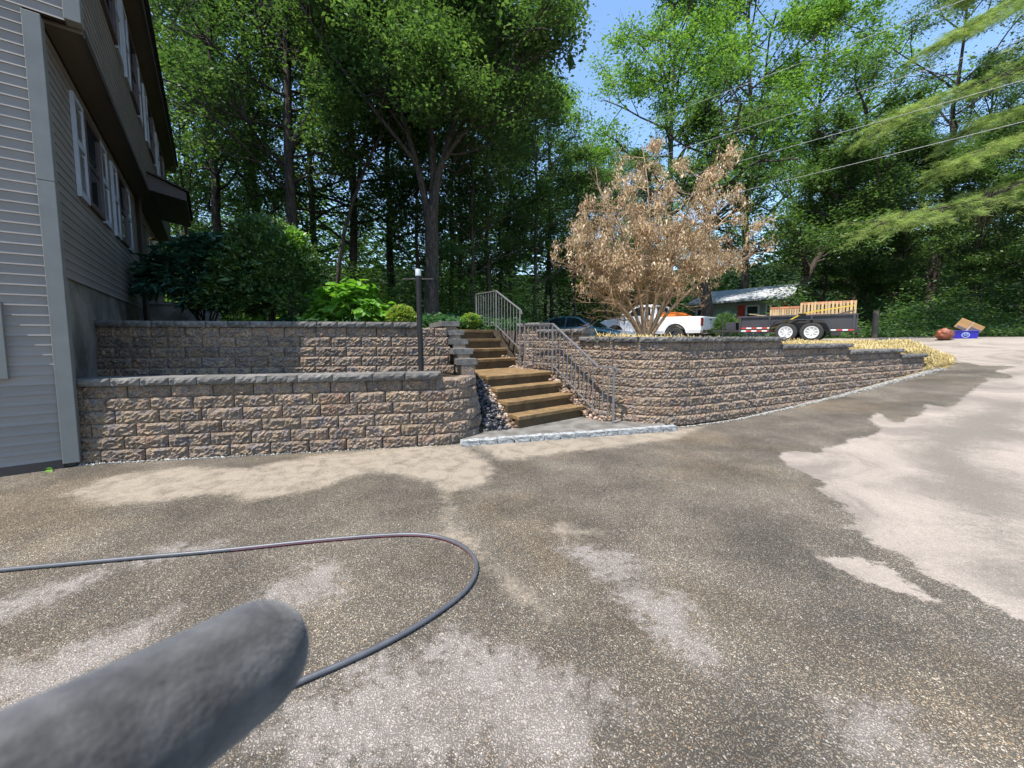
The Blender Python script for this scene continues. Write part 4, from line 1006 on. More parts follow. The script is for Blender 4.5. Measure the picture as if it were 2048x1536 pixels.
# trailer: local +x toward the truck, near side is +y
TANG = rad(180 - 41); tw = aty(1597, 683, 13.9)
tz0 = 1.5 - 11.0 * 13.9 / 770
TRL = thing("utility_trailer", "charcoal tandem axle dump trailer with white rims loaded with pallets", "trailer", (tw.x, tw.y, tz0), TANG); TS = .88; TRL.scale = (TS,) * 3
TW = 1.98       # body lies to local -y, its near face at y=0.10
y0, y1 = -TW, .06
def tb(lo, hi, name, mat, bevel=.004, par=None): return MB().box(lo, hi).obj(name, mat, par or TRL, bevel=bevel)
FXE, RXE = 2.16, -1.72
tb((RXE, y0, .40), (FXE, y1 - .02, .50), "chassis", MTRAILD)
tb((RXE, y0 + .04, .50), (FXE, y1 - .06, .54), "floor", MTRAILD)
for yy0, yy1, nm in ((y1 - .05, y1, "side_panel"), (y0, y0 + .05, "side_panel")): tb((RXE, yy0, .50), (FXE, yy1, 1.02), nm, MTRAIL)
tb((FXE - .05, y0 + .05, .54), (FXE, y1 - .05, 1.06), "front_panel", MTRAIL)
tb((RXE - .05, y0, .46), (RXE - .003, y1, 1.08), "tailgate", MTRAIL)
for yy in (y1 - .02, y0 - .03):
    tb((RXE - .02, yy, 1.022), (FXE + .02, yy + .07, 1.09), "top_rail", MTRAIL)
    for x in (FXE - .09, .98, -.42, RXE + .02): tb((x, yy + .021, .50), (x + .07, yy + .075, 1.02), "side_post", MTRAIL)
    tb((RXE, yy + .02, .40), (FXE, yy + .072, .497), "frame_rail", MTRAILD)
x = 2.05; i = 0
while x > 1.0:
    for z, ii in ((.545, i), (.425, i + 1)):
        tb((x - .19, y1 + .053, z), (x, y1 + .058, z + .055), "reflective_strip", MTAPER if (ii // 1) % 2 == 0 else MTAPEW, 0)
    x -= .192; i += 1
for k in range(4): tb((RXE + .05 + .17 * k, y1 + .053, .44), (RXE + .21 + .17 * k, y1 + .058, .49), "reflective_strip", MTAPER if k % 2 == 0 else MTAPEW, 0)
for x in (.42, -.42):
    wheel(TRL, x, y1 + .20, .385, .385, .22, MWRIM, .235, 8, 1, "wheel"); wheel(TRL, x, y0 - .20, .385, .385, .22, MWRIM, .235, 8, -1, "wheel")
fp = [(.98, .40), (.93, .62), (.82, .82), (.70, .87), (-.70, .87), (-.82, .82), (-.93, .62), (-.98, .40)]
for yy in (y1 + .06, y0 - .36):
    mb = MB()
    for i in range(len(fp) - 1):
        (xa, za), (xb, zb) = fp[i], fp[i + 1]
        mb.hexa([(xa, yy, za), (xb, yy, zb), (xb, yy + .30, zb), (xa, yy + .30, za), (xa * 1.025, yy, za + .03), (xb * 1.025, yy, zb + .03), (xb * 1.025, yy + .30, zb + .03), (xa * 1.025, yy + .30, za + .03)])
    mb.obj("fender", MTRAIL, TRL)
mb = MB(); mb.bar((FXE, -.15, .45), (FXE + 1.25, -.96, .47), .08, .10); mb.bar((FXE, -1.77, .45), (FXE + 1.25, -.96, .47), .08, .10); mb.obj("tongue", MTRAILD, TRL)
tb((FXE + .25, -1.3, .50), (FXE + .65, -.62, .86), "battery_box", MTRAIL); MB().tube([(FXE + .85, -.96, .15), (FXE + .85, -.96, 1.05)], .035, 8).obj("jack", MTRAILD, TRL)
tb((RXE - .10, y0 + .1, .28), (RXE - .02, y1 - .1, .38), "bumper", MTRAILD)
for x in (RXE - .06,): tb((x - .02, y1 - .12, .30), (x, y1 - .03, .36), "tail_lamp", MTLAMP, 0); 
tb((-1.3, y1 - .02, .24), (-.98, y1 + .10, .38), "mud_flap", MRUB)
for k in range(6): tb((RXE - .16, y0 + .1 + k * .33, .47), (RXE - .06, y0 + .16 + k * .33, .55), "hinge", MTRAILD, 0)
sg = thing("tie_down_strap", "yellow ratchet strap pulled slantwise over the trailer side", "strap", TRL.location, TANG); sg.scale = (TS,) * 3
mb = MB(); pts = [(1.02, y1 + .062, .50), (.55, y1 + .066, .74), (-.05, y1 + .09, 1.12), (-.5, y1 - .05, 1.22), (-1.65, y1 - .12, 1.40)]
for i in range(len(pts) - 1): mb.bar(pts[i], pts[i + 1], .012, .05)
mb.obj("webbing", MYEL, sg); MB().box((-.20, y1 + .05, 1.08), (.05, y1 + .11, 1.14)).obj("ratchet", MBLACK, sg)
# pallets standing in the trailer
def pallet_meshes():
    ms = {}
    ms['deck'] = MB().box((-.045, 0, 0), (.045, .018, 1.0)).mesh("deck_board", MPALLET); ms['str'] = MB().box((0, -.02, -.045), (1.0, .02, .045)).mesh("stringer", MPALLETR); return ms
PM = pallet_meshes()
cosT, sinT = math.cos(TANG), math.sin(TANG)
def tloc(x, y, z): return (TRL.location.x + (x * cosT - y * sinT) * TS, TRL.location.y + (x * sinT + y * cosT) * TS, TRL.location.z + z * TS)
PL = [("first pallet from the tailgate, standing upright in the trailer", -1.70, .40), ("second pallet from the tailgate, standing upright in the trailer", -1.28, .42), ("third pallet from the tailgate, standing upright in the trailer", -.84, .42), ("fourth pallet from the tailgate, standing upright in the trailer", -.40, .42)]
def pallet(label, x, w_):
    p = thing("pallet", label, "pallet", tloc(x, -.16, .545), TANG, "wooden pallets in the trailer"); p.scale = (TS, TS, TS * 1.25)
    nb = 4
    for k in range(nb): 
        mobj("deck_board", PM['deck'], p, (k * (w_ - .07) / (nb - 1) + .03, .0, 0), 0, (.8, 1, R.uniform(.80, .84)))
        mobj("deck_board", PM['deck'], p, (k * (w_ - .07) / (nb - 1) + .03, -.14, 0), 0, (.9, 1, R.uniform(.80, .84)))
    for zz in (.06, .44, .80): mobj("stringer", PM['str'], p, (-.01, -.06, zz), 0, (w_, 2.2, .9))
for l, x, w_ in PL: pallet(l, x, w_)
for k, (l, x) in enumerate((("short pallet stacked lowest at the truck end of the load", .06), ("short pallet standing beside the lowest one", .40), ("shortest pallet nearest the pickup end of the trailer", .74))):
    p = thing("pallet", l, "pallet", tloc(x, -.2, .545), TANG, "wooden pallets in the trailer"); p.scale = (TS, TS, TS * 1.25)
    for j in range(4): mobj("deck_board", PM['deck'], p, (.03 + j * .085, .0, 0), 0, (.72, 1, .70)); mobj("deck_board", PM['deck'], p, (.03 + j * .085, -.9, 0), 0, (.72, 1, .70))
    for yy in (-.02, -.30, -.58, -.88): mobj("stringer", PM['str'], p, (-.01, yy, .70), 0, (.33, 2.5, .7))
pk = MB().box((-.55, -.04, 0), (.55, .04, .03)).obj("plank", MPALLET, None, loc=tloc(1.30, -.35, 1.10), rz=TANG); props(pk, "loose pale plank lying across the front of the trailer", "plank"); pk.scale = (TS,) * 3; pk.rotation_euler = (0, rad(-9), TANG)

# bin, bag, cardboard, wooden post
bp = aty(1928, 675, 13.4); bz = 1.5 - 3.2 * 13.4 / 770
BIN = thing("recycling_bin", "blue recycling bin with a pale round emblem, cardboard sticking out", "bin", (bp.x, bp.y, bz - .07), rad(-40)); BIN.scale = (.84, .84, .84)
mb = MB(); mb.hexa([(-.31, -.2, 0), (.31, -.2, 0), (.31, .2, 0), (-.31, .2, 0), (-.36, -.24, .36), (.36, -.24, .36), (.36, .24, .36), (-.36, .24, .36)]); mb.obj("tub", MBIN, BIN, bevel=.012)
MB().box((-.38, -.26, .345), (.38, .26, .375)).obj("rim", MBIN, BIN, bevel=.01)
mb = MB()
for i in range(20):
    t0, t1 = 2 * math.pi * i / 20, 2 * math.pi * (i + 1) / 20
    P = [(r_ * math.cos(t), -.2 - .04 * (.20 + r_ * math.sin(t)) / .36 - o_, .20 + r_ * math.sin(t)) for r_, o_ in ((.085, .010), (.115, .010)) for t in (t0, t1)]
    P2 = [(x, y + .012, z) for x, y, z in P]
    mb.hexa([P2[0], P2[1], P2[3], P2[2], P[0], P[1], P[3], P[2]])
mb.box((-.05, -.238, .18), (.05, -.226, .20)); mb.box((-.05, -.238, .20), (-.03, -.226, .245)); mb.box((.03, -.238, .20), (.05, -.226, .245)); mb.box((-.05, -.238, .245), (.05, -.226, .265))
mb.obj("emblem", MBINW, BIN)
CBX = thing("cardboard_box", "flattened brown cardboard box with dark print leaning in the blue bin", "box", (bp.x - .02, bp.y - .02, bz + .22), rad(-40)); CBX.rotation_euler = (rad(-12), rad(32), rad(-44)); CBX.scale = (.86, .86, .86)
MB().box((-.36, -.06, .0), (.36, .06, .42)).obj("panel", MCARD, CBX, bevel=.004)
MB().box((.04, -.065, .03), (.34, -.060, .24)).obj("print", MCARDP, CBX); MB().box((-.30, -.065, .02), (.0, -.060, .10)).obj("print", MCARDP, CBX); MB().box((.18, -.069, .05), (.29, -.065, .13)).obj("print", MCARDW, CBX)
MB().box((.0, -.068, .0), (.015, -.062, .42)).obj("tape", MCARDW, CBX)
gp = aty(1889, 675, 13.3)
bm = bmesh.new(); bmesh.ops.create_icosphere(bm, subdivisions=4, radius=1)
from mathutils import noise as mnoise
for v in bm.verts:
    nz = mnoise.noise(v.co * 2.3) * .16 + mnoise.noise(v.co * 6) * .06; v.co *= 1 + nz; v.co = Vector((v.co.x * .23, v.co.y * .21, max(v.co.z, -.75) * .22))
    v.co.z += .17
for f in bm.faces: f.smooth = True
me = bpy.data.meshes.new("rubbish_bag"); bm.to_mesh(me); bm.free(); me.materials.append(MBAG)
o = mobj("rubbish_bag", me, None, (gp.x, gp.y, bz - .06)); props(o, "lumpy rust brown bag on the road edge beside the blue bin", "bag")
wp = aty(1749, 668, 15.5)
o = MB().lathe([(.11, -.8), (.10, .4), (.095, 1.02), (.08, 1.08)], 9).obj("wooden_post", MPOSTW, None, smooth=True, loc=(wp.x, wp.y, 1.45)); props(o, "short weathered wooden post before the dark woods by the street", "post")

# house across the street
h0 = aty(1386, 618, 36); h1 = aty(1566, 600, 30)
hd = Vector((h1.x - h0.x, h1.y - h0.y, 0)); hLn = hd.length; hang = math.atan2(hd.y, hd.x); 
HB2 = thing("bungalow", "low sage green bungalow with grey roof and red shutters across the street", "house", (h0.x, h0.y, 0), hang)
ze = 1.5 + (672 - 611) * 36 / 770
MB().box((0, .3, .6), (hLn, 7.2, ze)).obj("wall", MH2, HB2)
mb = MB(); mb.hexa([(-.5, -.35, ze), (hLn + .5, -.35, ze), (hLn + .5, 3.7, ze + 1.35), (-.5, 3.7, ze + 1.35), (-.5, -.35, ze + .15), (hLn + .5, -.35, ze + .15), (hLn + .5, 3.7, ze + 1.5), (-.5, 3.7, ze + 1.5)])
mb.hexa([(-.5, 7.8, ze), (hLn + .5, 7.8, ze), (hLn + .5, 3.7, ze + 1.35), (-.5, 3.7, ze + 1.35), (-.5, 7.8, ze + .15), (hLn + .5, 7.8, ze + .15), (hLn + .5, 3.7, ze + 1.5), (-.5, 3.7, ze + 1.5)]); mb.obj("roof", MROOF2, HB2)
k = 0.35
while k < hLn: MB().box((k, .27, .6), (k + .05, .3, ze - .02)).obj("batten", MH2, HB2); k += .4
for xa, xb in ((.2, .9), (hLn * .62, hLn * .62 + 1.05), (hLn * .62 + 1.5, hLn * .62 + 2.55)):
    mb = MB(); zb, ztp = ze - 1.75, ze - .30
    for x0_, x1_, z0_, z1_ in ((xa, xa + .12, zb, ztp), (xb - .12, xb, zb, ztp), (xa + .12, xb - .12, zb, zb + .12), (xa + .12, xb - .12, ztp - .12, ztp), (xa + .12, xb - .12, (zb + ztp) / 2 - .04, (zb + ztp) / 2 + .04)): mb.box((x0_, .16, z0_), (x1_, .268, z1_))
    wn_ = mb.obj("window", MWHITE, HB2); MB().box((xa + .12, .20, zb + .12), (xb - .12, .24, ztp - .12)).obj("pane", MGLASS, wn_)
for xs_ in (1.0, hLn * .62 - .62, hLn * .62 + 2.65): MB().box((xs_, .18, ze - 1.8), (xs_ + .5, .268, ze - .25)).obj("shutter", MREDS, HB2)

# ------------------------------------------------------------------ hose and the blurred dark object
hpx = [(-60, 1146), (0, 1140), (100, 1131), (200, 1122), (300, 1113), (400, 1105), (500, 1095), (600, 1084), (700, 1075), (770, 1070), (830, 1068), (880, 1073), (920, 1088), (945, 1108), (955, 1130), (950, 1155), (930, 1184), (890, 1216), (830, 1255), (760, 1292), (690, 1325), (630, 1350), (575, 1374), (500, 1402), (420, 1430), (340, 1455), (250, 1480)]
hw = [atz(u, v, .015) for u, v in hpx]
def smoothp(P, it=2):
    P = [Vector(p) for p in P]
    for _ in range(it):
        Q = [P[0]]
        for a_, b_ in zip(P[:-1], P[1:]): Q += [a_ * .75 + b_ * .25, a_ * .25 + b_ * .75]
        P = Q + [P[-1]]
    return P
hw = smoothp(hw)
ho = thing("hose", "grey rubber hose looped across the wet driveway with a reddish inner side", "hose", tuple(hw[0]))
l0 = tuple(-Vector(hw[0]))
MB().tube([tuple(p) for p in hw], .0138, 12).obj("tube", MHOSE, ho, smooth=True, loc=l0)
seg = hw[24:56]; sp_ = []
for i, p in enumerate(seg):
    d_ = (seg[min(i + 1, len(seg) - 1)] - seg[max(i - 1, 0)]).normalized(); nrm = d_.cross(Vector((0, 0, 1)))
    sp_.append(tuple(p + nrm * .0090 + Vector((0, 0, -.003))))
MB().tube(sp_, .0056, 8).obj("red_stripe", MRED, ho, smooth=True, loc=l0)

def grip():  # foam handle shape built for a dark blurred object of unclear kind
    bm = bmesh.new()
    prof = []; r0 = .0172
    for i in range(10):
        t = i / 9 * math.pi / 2; prof.append((r0 * math.sin(t) ** .8 if i else .0001, -r0 * 1.05 * math.cos(t)))
    prof += [(r0 * 1.03, .012), (r0 * 1.09, .028), (r0 * 1.16, .045), (r0 * 1.22, .07), (r0 * 1.25, .12), (r0 * 1.25, .18), (r0 * 1.1, .19), (.004, .192)]
    mb = MB().lathe(prof, 40)
    return mb.mesh("fuzzy_body", MFUZZ, True)
g0 = Vector((0, 0, 1.5)) + ray(487, 1330) * .122
g1 = Vector((0, 0, 1.5)) + ray(60, 1600) * .084
gd = (g1 - g0).normalized()
GR = thing("blurred_object", "out of focus charcoal object of unclear kind poking in close at the lower corner", "handle", tuple(g0))
go = mobj("fuzzy_body", grip(), GR); GR.rotation_mode = 'QUATERNION'; GR.rotation_quaternion = Vector((0, 0, 1)).rotation_difference(gd)
MB().lathe([(.008, .190), (.0095, .195), (.0095, .42), (.004, .425)], 16).obj("rod", MBLACK, GR, smooth=True)
# ------------------------------------------------------------------ vegetation
from mathutils import noise as mn
def gaps(T, f, lo, seed):
    """open real holes in a crown: twigs are missing where a slow noise is low"""
    o = Vector((seed * 3.1, seed * 1.7, 0)); return [p for p in T if mn.noise(Vector((p.x, p.y, p.z * 1.5)) * f + o) > lo]
class Skel:
    def __init__(s, seed): s.r = random.Random(seed); s.g = np.random.default_rng(seed); s.tubes = []; s.tips = []
    def limb(s, pts, r0, r1, k=6):
        n = len(pts); s.tubes.append((pts, [r0 + (r1 - r0) * (i / (n - 1)) ** .8 for i in range(n)], k))
    def grow(s, p, d, L, r, depth, P):
        """one branch and, recursively, its children; the last orders carry leaves"""
        rr = s.r; n = 5 if depth > 0 else 4; pts = [Vector(p)]; d = Vector(d).normalized(); st = L / n
        for i in range(n):
            d = (d + Vector((rr.gauss(0, P['wig']), rr.gauss(0, P['wig']), rr.gauss(0, P['wig']) + P['up']))).normalized()
            pts.append(pts[-1] + d * st)
        s.limb(pts, r, r * (.45 if depth else .3), 5 if depth > 1 else 4 if depth > 0 else 3)
        if depth == 0:
            s.tips += pts[1:]; return
        nc = P['kids'][depth]
        for i in range(nc):
            t = P['first'] + (1 - P['first']) * (i + rr.random()) / nc; j = min(int(t * n), n - 1); q = pts[j].lerp(pts[j + 1], t * n - j)
            ax = (pts[j + 1] - pts[j]).normalized(); u = ax.orthogonal().normalized(); u = Matrix.Rotation(rr.uniform(0, 6.28), 3, ax) @ u
            an = rad(rr.uniform(*P['ang'])); c = ax * math.cos(an) + u * math.sin(an); c.z = c.z * P.get('flat', 1)
            s.grow(q, c, L * rr.uniform(.45, .72) * (1.15 - .45 * t), r * .5, depth - 1, P)
        if depth == 1: s.tips += pts[3:]
    def wood(s, name, mat, minr=0.0):
        V, F4, n = [], [], 0
        for pts, rs, k in s.tubes:
            if rs[0] < minr: continue
            P = np.array([p[:] for p in pts]); m = len(P); D = np.gradient(P, axis=0); D /= np.linalg.norm(D, axis=1, keepdims=True) + 1e-9
            ref = np.where(np.abs(D[:, 2:3]) > .9, np.array([[1., 0, 0]]), np.array([[0, 0, 1.]]))
            ref = np.tile(ref[:1], (m, 1)) if True else ref
            X = np.cross(D, ref); X /= np.linalg.norm(X, axis=1, keepdims=True) + 1e-9; Y = np.cross(D, X)
            a = np.arange(k) * 2 * np.pi / k; rs_ = np.array(rs)[:, None, None]
            if rs[0] > .08: rs_ = rs_ * (1 + .10 * np.sin(a * 3 + 1)[None, :, None] * s.g.uniform(.5, 1, (m, 1, 1)))
            vv = P[:, None] + (X[:, None] * np.cos(a)[None, :, None] + Y[:, None] * np.sin(a)[None, :, None]) * rs_
            V.append(vv.reshape(-1, 3)); i = np.arange(m - 1)[:, None] * k; j = np.arange(k)[None]; j2 = (j + 1) % k
            F4.append((np.stack([i + j, i + j2, i + k + j2, i + k + j], -1).reshape(-1, 4)) + n); n += m * k
        return npmesh(name, np.concatenate(V), np.concatenate(F4), mat, smooth=True)
LEAF4 = np.array([(0, 0, 0), (.5, .42, .07), (0, 1, -.05), (-.5, .42, .07)])          # x across, y along
LEAF6 = np.array([(0, 0, 0), (.42, .28, .10), (.46, .6, .06), (0, 1.05, -.12), (-.46, .6, .06), (-.42, .28, .10)])
def leaf_cloud(g, C, per, spread, L, aspect=.55, tilt=.55, droop=.25, shape=LEAF4, clump=.3, sizevar=.35, name="crown", mat=None, tintbias=0.0, outward=None):
    C = np.asarray([tuple(c) for c in C] if not isinstance(C, np.ndarray) else C, float); n = len(C) * per
    P = np.repeat(C, per, 0) + g.normal(0, 1, (n, 3)) * np.array(spread)
    a = g.uniform(0, 2 * np.pi, n); dz = g.normal(-droop, .3, n)
    Y = np.stack([np.cos(a), np.sin(a), dz], -1)
    if outward is not None: Y = Y * .6 + np.repeat(outward, per, 0)
    Y /= np.linalg.norm(Y, axis=1, keepdims=True)
    N = np.stack([g.normal(0, tilt, n), g.normal(0, tilt, n), np.ones(n)], -1)
    X = np.cross(Y, N); X /= np.linalg.norm(X, axis=1, keepdims=True) + 1e-9; N = np.cross(X, Y)
    s = L * np.exp(g.normal(0, sizevar, n))
    k = len(shape); V = P[:, None] + (X[:, None] * shape[None, :, 0:1] * aspect + Y[:, None] * shape[None, :, 1:2] + N[:, None] * shape[None, :, 2:3]) * s[:, None, None]
    F = np.arange(n * k).reshape(n, k)
    if k == 6: F = np.concatenate([F[:, [0, 1, 2, 3]], F[:, [0, 3, 4, 5]]])
    ct = np.repeat(g.normal(.5 + tintbias, clump * .55, len(C)), per); tint = np.clip(ct + g.normal(0, .2, n), 0, 1)
    return npmesh(name, V.reshape(-1, 3), F, mat, tint=np.repeat(tint, k))
PF = dict(wig=.16, up=.05, kids={3: 4, 2: 4, 1: 4}, first=.30, ang=(30, 62))
def forest_tree(seed, Ht, r0, clear, leaf, per, L, spread, width, bark=None, lean=(0, 0), crownpow=.8, nl=20, kids=(4, 4), slim=1.0):
    s = Skel(seed); g = s.g; r = s.r; n = 12
    pts = []; x = y = 0.0
    for i in range(n + 1):
        t = i / n; pts.append(Vector((lean[0] * t * Ht + x, lean[1] * t * Ht + y, Ht * t))); x += r.gauss(0, .10); y += r.gauss(0, .10)
    s.tubes.append((pts, [r0 * (1.25 if i == 0 else 1) * (1 - .86 * i / n) for i in range(n + 1)], 9))
    P = dict(PF); P['kids'] = {2: kids[0], 1: kids[1]}
    for i in range(nl):
        t = clear + (1 - clear) * ((i + r.random()) / nl); j = min(int(t * n), n - 1); q = pts[j].lerp(pts[j + 1], t * n - j)
        tt = (t - clear) / (1 - clear); Lb = width * (math.sin(math.pi * min(1, .22 + .78 * tt)) ** crownpow * .9 + .15) * r.uniform(.75, 1.2)
        a = i * 2.4 + r.uniform(-.5, .5); el = rad(r.uniform(5, 30) + 35 * tt)
        s.grow(q, (math.cos(a) * math.cos(el), math.sin(a) * math.cos(el), math.sin(el)), Lb * slim, r0 * (.42 - .25 * tt), 2, P)
    wood = s.wood("trunk", bark or MBARK, .008)
    s.tips = gaps(s.tips, .42, -.22, seed)
    crown = leaf_cloud(g, s.tips, per, (spread, spread, spread * .40), L, mat=leaf, name="crown")
    return wood, crown
def place_tree(kind, meshes, label, x, y, rz=0.0, sc=1.0, group=None, dz=-.15, sz=None):
    t = thing(kind, label, "tree", (x, y, hz(x, y) + dz), rz, group); t.scale = (sc, sc, sz or sc)
    mobj("trunk", meshes[0], t); mobj("crown", meshes[1], t); return t
def at(u, D): return ((u - 1024) / 770 * D, D)

TA = forest_tree(11, 22, .24, .20, ML['oak'], 24, .135, .36, 4.6, nl=24)
TB = forest_tree(12, 24, .28, .18, ML['bright'], 25, .16, .42, 5.4, nl=28)
TC = forest_tree(13, 17, .14, .20, ML['dark'], 17, .13, .32, 3.4, nl=24)
TD = forest_tree(14, 13, .12, .10, ML['oak'], 24, .125, .32, 3.6, nl=24)
TE = forest_tree(15, 20, .22, .25, ML['greyg'], 12, .12, .34, 4.4, nl=24)
TG = forest_tree(16, 10, .09, .10, ML['pale'], 14, .10, .25, 2.9, nl=22)
TH = forest_tree(17, 19, .17, .28, ML['bright'], 18, .14, .36, 3.8, nl=22)

# the forked tree behind the steps
def forked():
    s = Skel(31); r = s.r; P = dict(PF); P['kids'] = {2: 5, 1: 4}; P['up'] = .06
    base = [Vector((0, 0, -.3)), Vector((.0, 0, .9)), Vector((.03, .05, 2.2)), Vector((.04, .0, 3.3)), Vector((.02, .0, 4.1))]
    s.tubes.append((base, [.30, .25, .235, .225, .23], 10))
    F = base[-1]
    stems = [[(-.10, .05, 3.6), (-.22, .1, 4.6), (-.50, .1, 5.7), (-1.0, .3, 7.4), (-1.7, .6, 9.4), (-2.2, .8, 12.0), (-2.4, 1, 14.5)],
             [(.10, 0, 3.7), (.25, -.1, 4.9), (.45, -.1, 5.6), (.9, .0, 7.0), (1.2, .2, 9.2), (1.3, .3, 11.8), (1.7, .5, 15)],
             [(.02, .1, 3.9), (.10, .2, 5.3), (-.02, .4, 7.2), (.15, .7, 9.8), (.1, 1.0, 13), (.4, 1.2, 16)],
             [(.42, -.1, 5.5), (1.1, -.3, 6.3), (2.1, -.5, 7.3), (3.2, -.6, 8.6), (4.2, -.5, 10.4)],
             [(-.48, .1, 5.6), (-1.3, -.2, 6.6), (-2.3, -.5, 7.8), (-3.4, -.6, 9.3), (-4.3, -.7, 11)],
             [(.8, .0, 6.8), (2.0, .6, 8.6), (3.0, .9, 10.6), (3.6, 1.2, 13)]]
    for k, st_ in enumerate(stems):
        pts = smoothp([Vector(p) for p in st_], 1); r0 = .15 if k < 3 else .085
        s.limb(pts, r0, .03, 8)
        m = len(pts)
        for i in range(14 if k < 3 else 11):
            t = .30 + .70 * (i + r.random()) / 14; t = min(t, .999); j = int(t * (m - 1)); q = pts[j].lerp(pts[j + 1], t * (m - 1) - j)
            a = r.uniform(0, 6.28); el = rad(r.uniform(0, 45))
            s.grow(q, (math.cos(a) * math.cos(el), math.sin(a) * math.cos(el), math.sin(el)), r.uniform(1.6, 2.9), .045, 2, P)
    return s.wood("trunk", MBARK, .006), leaf_cloud(s.g, gaps(s.tips, .55, -.14, 31), 18, (.30, .30, .15), .112, mat=ML['oak'], name="crown")
x, y = at(865, 13.6)
place_tree("shade_tree", forked(), "tall tree behind the steps whose trunk forks into spreading limbs", x, y)
def bigleft():
    s = Skel(32); r = s.r; P = dict(PF); P['kids'] = {2: 5, 1: 4}
    pts = smoothp([(0, 0, -.3), (-.02, 0, 2), (.0, 0, 4.5), (-.05, 0, 7), (.03, .1, 10), (.02, .1, 14), (.1, .2, 20)], 1)
    s.limb([Vector(p) for p in pts], .31, .05, 10)
    lim = smoothp([(.0, 0, 6.9), (.9, -.2, 8.1), (2.0, -.4, 9.3), (3.2, -.5, 10.9), (4.0, -.5, 12.8)], 1); s.limb(lim, .16, .05, 8)
    def sub(pts, n, lo, L0, L1):
        m = len(pts)
        for i in range(n):
            t = min(lo + (1 - lo) * (i + r.random()) / n, .999); j = int(t * (m - 1)); q = Vector(pts[j]).lerp(Vector(pts[j + 1]), t * (m - 1) - j)
            a = r.uniform(0, 6.28); el = rad(r.uniform(-8, 40)); s.grow(q, (math.cos(a) * math.cos(el), math.sin(a) * math.cos(el), math.sin(el)), r.uniform(L0, L1), .06, 2, P)
    sub(pts, 34, .36, 2.4, 4.2); sub(lim, 10, .3, 1.6, 2.8)
    return s.wood("trunk", MBARK, .006), leaf_cloud(s.g, gaps(s.tips, .5, -.08, 32), 17, (.34, .34, .17), .118, mat=ML['oak'], name="crown")
x, y = at(596, 15.5)
place_tree("shade_tree", bigleft(), "big dark tree with a heavy limb rising behind the evergreen shrub", x, y)
def leaner(seed, path, r0, leaf, L, n=18, lo=.4, L0=1.2, L1=2.6, per=8, kids=(4, 4), r1=.03):
    s = Skel(seed); r = s.r; P = dict(PF); P['kids'] = {2: kids[0], 1: kids[1]}
    pts = smoothp(path, 1); s.limb(pts, r0, r1, 8); m = len(pts)
    for i in range(n):
        t = min(lo + (1 - lo) * (i + r.random()) / n, .999); j = int(t * (m - 1)); q = pts[j].lerp(pts[j + 1], t * (m - 1) - j)
        a = r.uniform(0, 6.28); el = rad(r.uniform(0, 50)); s.grow(q, (math.cos(a) * math.cos(el), math.sin(a) * math.cos(el), math.sin(el)), r.uniform(L0, L1), r0 * .3, 2, P)
    return s.wood("trunk", MBARK, .006), leaf_cloud(s.g, s.tips, per + 10, (.30, .30, .16), L * .6, mat=leaf, name="crown")
x, y = at(668, 15)
place_tree("leaning_tree", leaner(33, [(0, 0, -.5), (.25, 0, 2.2), (.6, .1, 4.2), (1.5, .2, 6.6), (2.4, .4, 8.2), (3.2, .6, 10.5)], .10, ML['oak'], .2, 16, .55), "thin dark tree leaning right behind the bright hydrangea", x, y)
x, y = at(1556, 21.5)
place_tree("leaning_tree", leaner(34, [(0, 0, -.6), (.5, 0, 1.6), (1.6, .1, 3.9), (2.9, .2, 6.0), (3.7, .2, 8.6), (4.0, .3, 11.5)], .27, ML['oak'], .22, 30, .36, 1.6, 3.4, r1=.06), "dark leaning tree rising beside the bungalow behind the trailer", x, y)
x, y = at(1412, 22.5)
place_tree("shade_tree", forest_tree(35, 12, .36, .46, ML['oak'], 14, .15, .30, 3.4, nl=20), "stout dark trunk standing between the white pickup and the bungalow", x, y)

place_tree("broadleaf_tree", TB, "tall bright green tree above the brown tree, left of the sky gap's right edge", *at(1335, 34), rz=.4, sc=1.22)
place_tree("broadleaf_tree", TB, "bright crowned tree rising highest behind the bungalow roof", *at(1478, 42), rz=2.2, sc=1.5)
place_tree("broadleaf_tree", TB, "bright green tree right of the highest crown, beside the upper blue sky", *at(1600, 42), rz=4.0, sc=1.3)
place_tree("broadleaf_tree", TE, "thin grey green tree at the upper right with sky showing through", *at(1850, 27), rz=1.0, sc=1.15)
place_tree("broadleaf_tree", TG, "small pale leaved maple close behind the far corner of the house", *at(392, 16.5), rz=.3, sc=1.05)
ORD = "first second third fourth fifth sixth seventh eighth ninth tenth eleventh twelfth thirteenth fourteenth".split()
def ordinal(u, L): return ORD[sorted(L).index(u)] + " tree"
GD = "dark trees in the wood behind the shrubs"; LD = "dark tree of the shaded wood behind the garden shrubs"
for u, D, m, z, s_ in ((455, 18, TA, .3, .9), (330, 22, TA, 1.9, 1.0), (520, 21, TA, 3.1, 1.05), (712, 20, TA, 4.4, .95), (785, 24, TA, 5.2, 1.0), (400, 27, TB, 2.0, .9), (640, 27, TA, .9, 1.1)): place_tree("forest_tree", m, ordinal(u, (330, 400, 455, 520, 640, 712, 785)) + " from the left of the dark trees behind the garden shrubs", *at(u, D), rz=z, sc=s_, group=GD)
GS = "slender trees in the wood behind the upper railing"; LS = "slender dark trunked tree in the shaded wood behind the upper railing"
